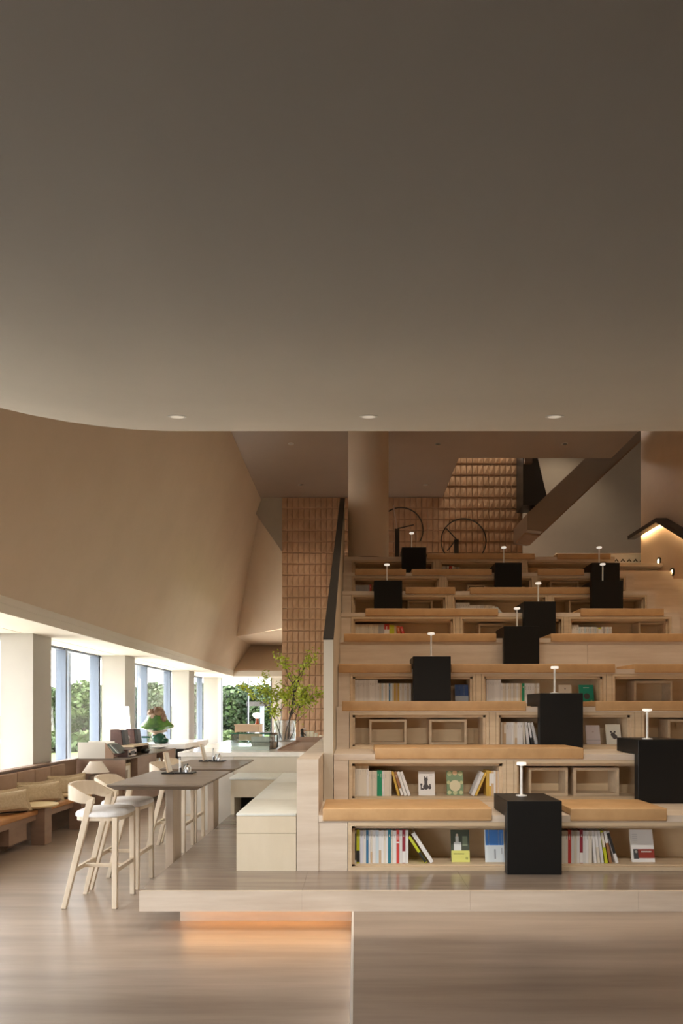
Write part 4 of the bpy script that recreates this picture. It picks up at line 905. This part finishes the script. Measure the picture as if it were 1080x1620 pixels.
# tea things on the sideboard top
t = thing('glass_canister', (X(231,11.9),11.9,zs), 'square green tinted glass canister on the sideboard', 'canister'); x = X(231,12.0)
M().box(x-.09,x+.09,11.9,12.08,zs,zs+.24).build('glass_wall', m_glassg, t, bevel=.008); bx('lid', x-.06, x+.09, 11.92, 12.06, zs+.241, zs+.27, m_dgreen, t)
t = thing('black_kettle', (X(224,11.3),11.3,zs), 'small black kettle with a steel handle on the sideboard', 'kettle'); x = -3.62
M().lathe([(.06,0),(.075,.03),(.07,.06),(.03,.08)], (x,11.55,zs), 20).build('body', m_dark, t, smooth=True); M().tube([(x-.06,11.55,zs+.06),(x-.04,11.55,zs+.13),(x+.04,11.55,zs+.13),(x+.06,11.55,zs+.06)], .006, 6).build('handle', m_silver, t, smooth=True); M().tube([(x+.06,11.5,zs+.035),(x+.12,11.45,zs+.06)], .012, 8, .007).build('spout', m_silver, t, smooth=True)
t = thing('white_bowl', (X(252,12.7),12.7,zs), 'shallow white bowl at the far end of the sideboard', 'bowl'); x = -3.72
M().lathe([(.06,0),(.08,.012),(.17,.045),(.165,.05),(.07,.02)], (x,12.7,zs), 32).build('dish', m_white, t, smooth=True); M().lathe([(.055,.0),(.06,.012)], (x,12.7,zs), 24).build('foot_ring', m_ceram, t)

# ================================================================== outside
struct(bx('ground_grass', -150, 90, -40, 200, -.4, -.12, m_grass))
struct(bx('ground_bounce_terrace', -9.0, -4.9, 3.4, 30, -.12, -.02, m_pave)); struct(bx('ground_terrace_back', -8.2, 8, 24.0, 30, -.12, -.02, m_pave))  # first slab is unseen, added pale to bounce daylight onto the ceiling
struct(bx('ground_absorber', -34, -4.9, -20, 3.38, -.12, -.03, m_gabsorb))  # unseen dark ground, added to cut green bounce on the near ceiling
struct(bx('ground_path', -60, 40, 34, 39, -.12, -.10, m_pave))
def leaf_crown(seed, rx, rz, n):
    r = random.Random(seed); mb = M(); blobs = [(r.gauss(0,.45)*rx, r.gauss(0,.45)*rx, r.uniform(-.5,.8)*rz, r.uniform(.3,.6)) for _ in range(12)]
    for _ in range(n):
        b = r.choice(blobs); a, t_ = r.uniform(0,6.283), math.acos(r.uniform(-1,1)); q = b[3]*r.uniform(.7,1.05)
        c = Vector((b[0]+q*rx*math.sin(t_)*math.cos(a), b[1]+q*rx*math.sin(t_)*math.sin(a), b[2]+q*rz*math.cos(t_)))
        u = Vector((r.uniform(-1,1),r.uniform(-1,1),r.uniform(-1,1))).normalized(); w_ = u.cross(Vector((r.uniform(-1,1),r.uniform(-1,1),r.uniform(-1,1)))).normalized(); s_ = r.uniform(.10,.22)
        mb.add([c-u*s_, c+w_*s_*.6, c+u*s_, c-w_*s_*.6], [(0,1,2,3)])
    return mb
protos = []
for i in range(4):
    t = thing('tree', (0,0,0), 'x', 'tree', 'trees beyond the meadow')
    h = 3.6
    cm = leaf_crown(20+i, 1.9, 1.6, 3000); cm.v = [(x,y,max(z+1.75,.05)) for x,y,z in cm.v]
    cr = cm.build('crown', (m_tree, m_tree2, m_tree, m_tree2)[i], t); cr['kind'] = 'stuff'
    tk = M().tube([(0,0,-.3),(.05,0,1.0),(0,.05,2.2)], .14, 7, .07); tk.build('trunk', m_trunk, t)
    protos.append(t)
rt = random.Random(11); idx = 0
TR = []
for i in range(36):    # main tree line, behind the meadow
    a = -.47+.38*i/35; y = rt.uniform(46, 58); TR.append((a*y+rt.uniform(-.5,.5), y, rt.uniform(.66,.98)))
for i in range(14): TR.append(((-.47+.37*i/13)*66, 66+rt.uniform(-2,2), rt.uniform(.95,1.2)))
for i, (x, y, s_) in enumerate(TR):
    p = protos[i % 4]; o = p if i < 4 else copy_tree(p); o.location = (x, y, -.15); o.scale = (s_*1.15, s_*1.15, s_); o.rotation_euler = (0,0,rt.uniform(0,6.28))
    px = VX+F*x/y; o['label'] = 'green leafy tree in the tree line seen through '+('the far back window' if 345 < px < 440 else 'the narrow window beside the far pier' if 300 < px <= 345 else 'the window behind the mushroom sculpture' if 205 < px <= 300 else 'the tall left window' if 78 < px <= 205 else 'the first window at the left edge')
sp = thing('shrub', (0,0,0), 'low bushy shrub in the meadow seen through the windows', 'shrub', 'shrubs in the meadow')
cm = leaf_crown(77, .9, .4, 900); cm.v = [(x,y,z+.35) for x,y,z in cm.v]; cm.build('foliage', m_tree2, sp)['kind'] = 'stuff'; M().tube([(0,0,-.2),(0,0,.4)], .03, 6).build('stem', m_trunk, sp)
for i in range(22):
    a = -.46+.28*i/21; y = rt.uniform(24, 33); o = sp if i == 0 else copy_tree(sp); o.location = (a*y, y, -.13); s_ = rt.uniform(.6,1.2); o['label'] = 'low bushy shrub in the meadow seen through '+('the tall left window' if VX+F*a < 205 else 'the farther windows'); o.scale = (s_,s_,s_); o.rotation_euler = (0,0,rt.uniform(0,6.28))
pg = thing('garden_pergola', (X(414,27),27,-.02), 'white post carrying a dark beam, outside the far window', 'pergola')
bx('post', X(411,27), X(417,27), 27, 27.15, -.02, Z(1117,27), m_frame, pg); bx('beam', X(390,27), X(470,27), 26.95, 27.2, Z(1117,27), Z(1110,27), m_dark, pg); bx('post', X(468,27), X(474,27), 27, 27.15, -.02, Z(1117,27), m_frame, pg)
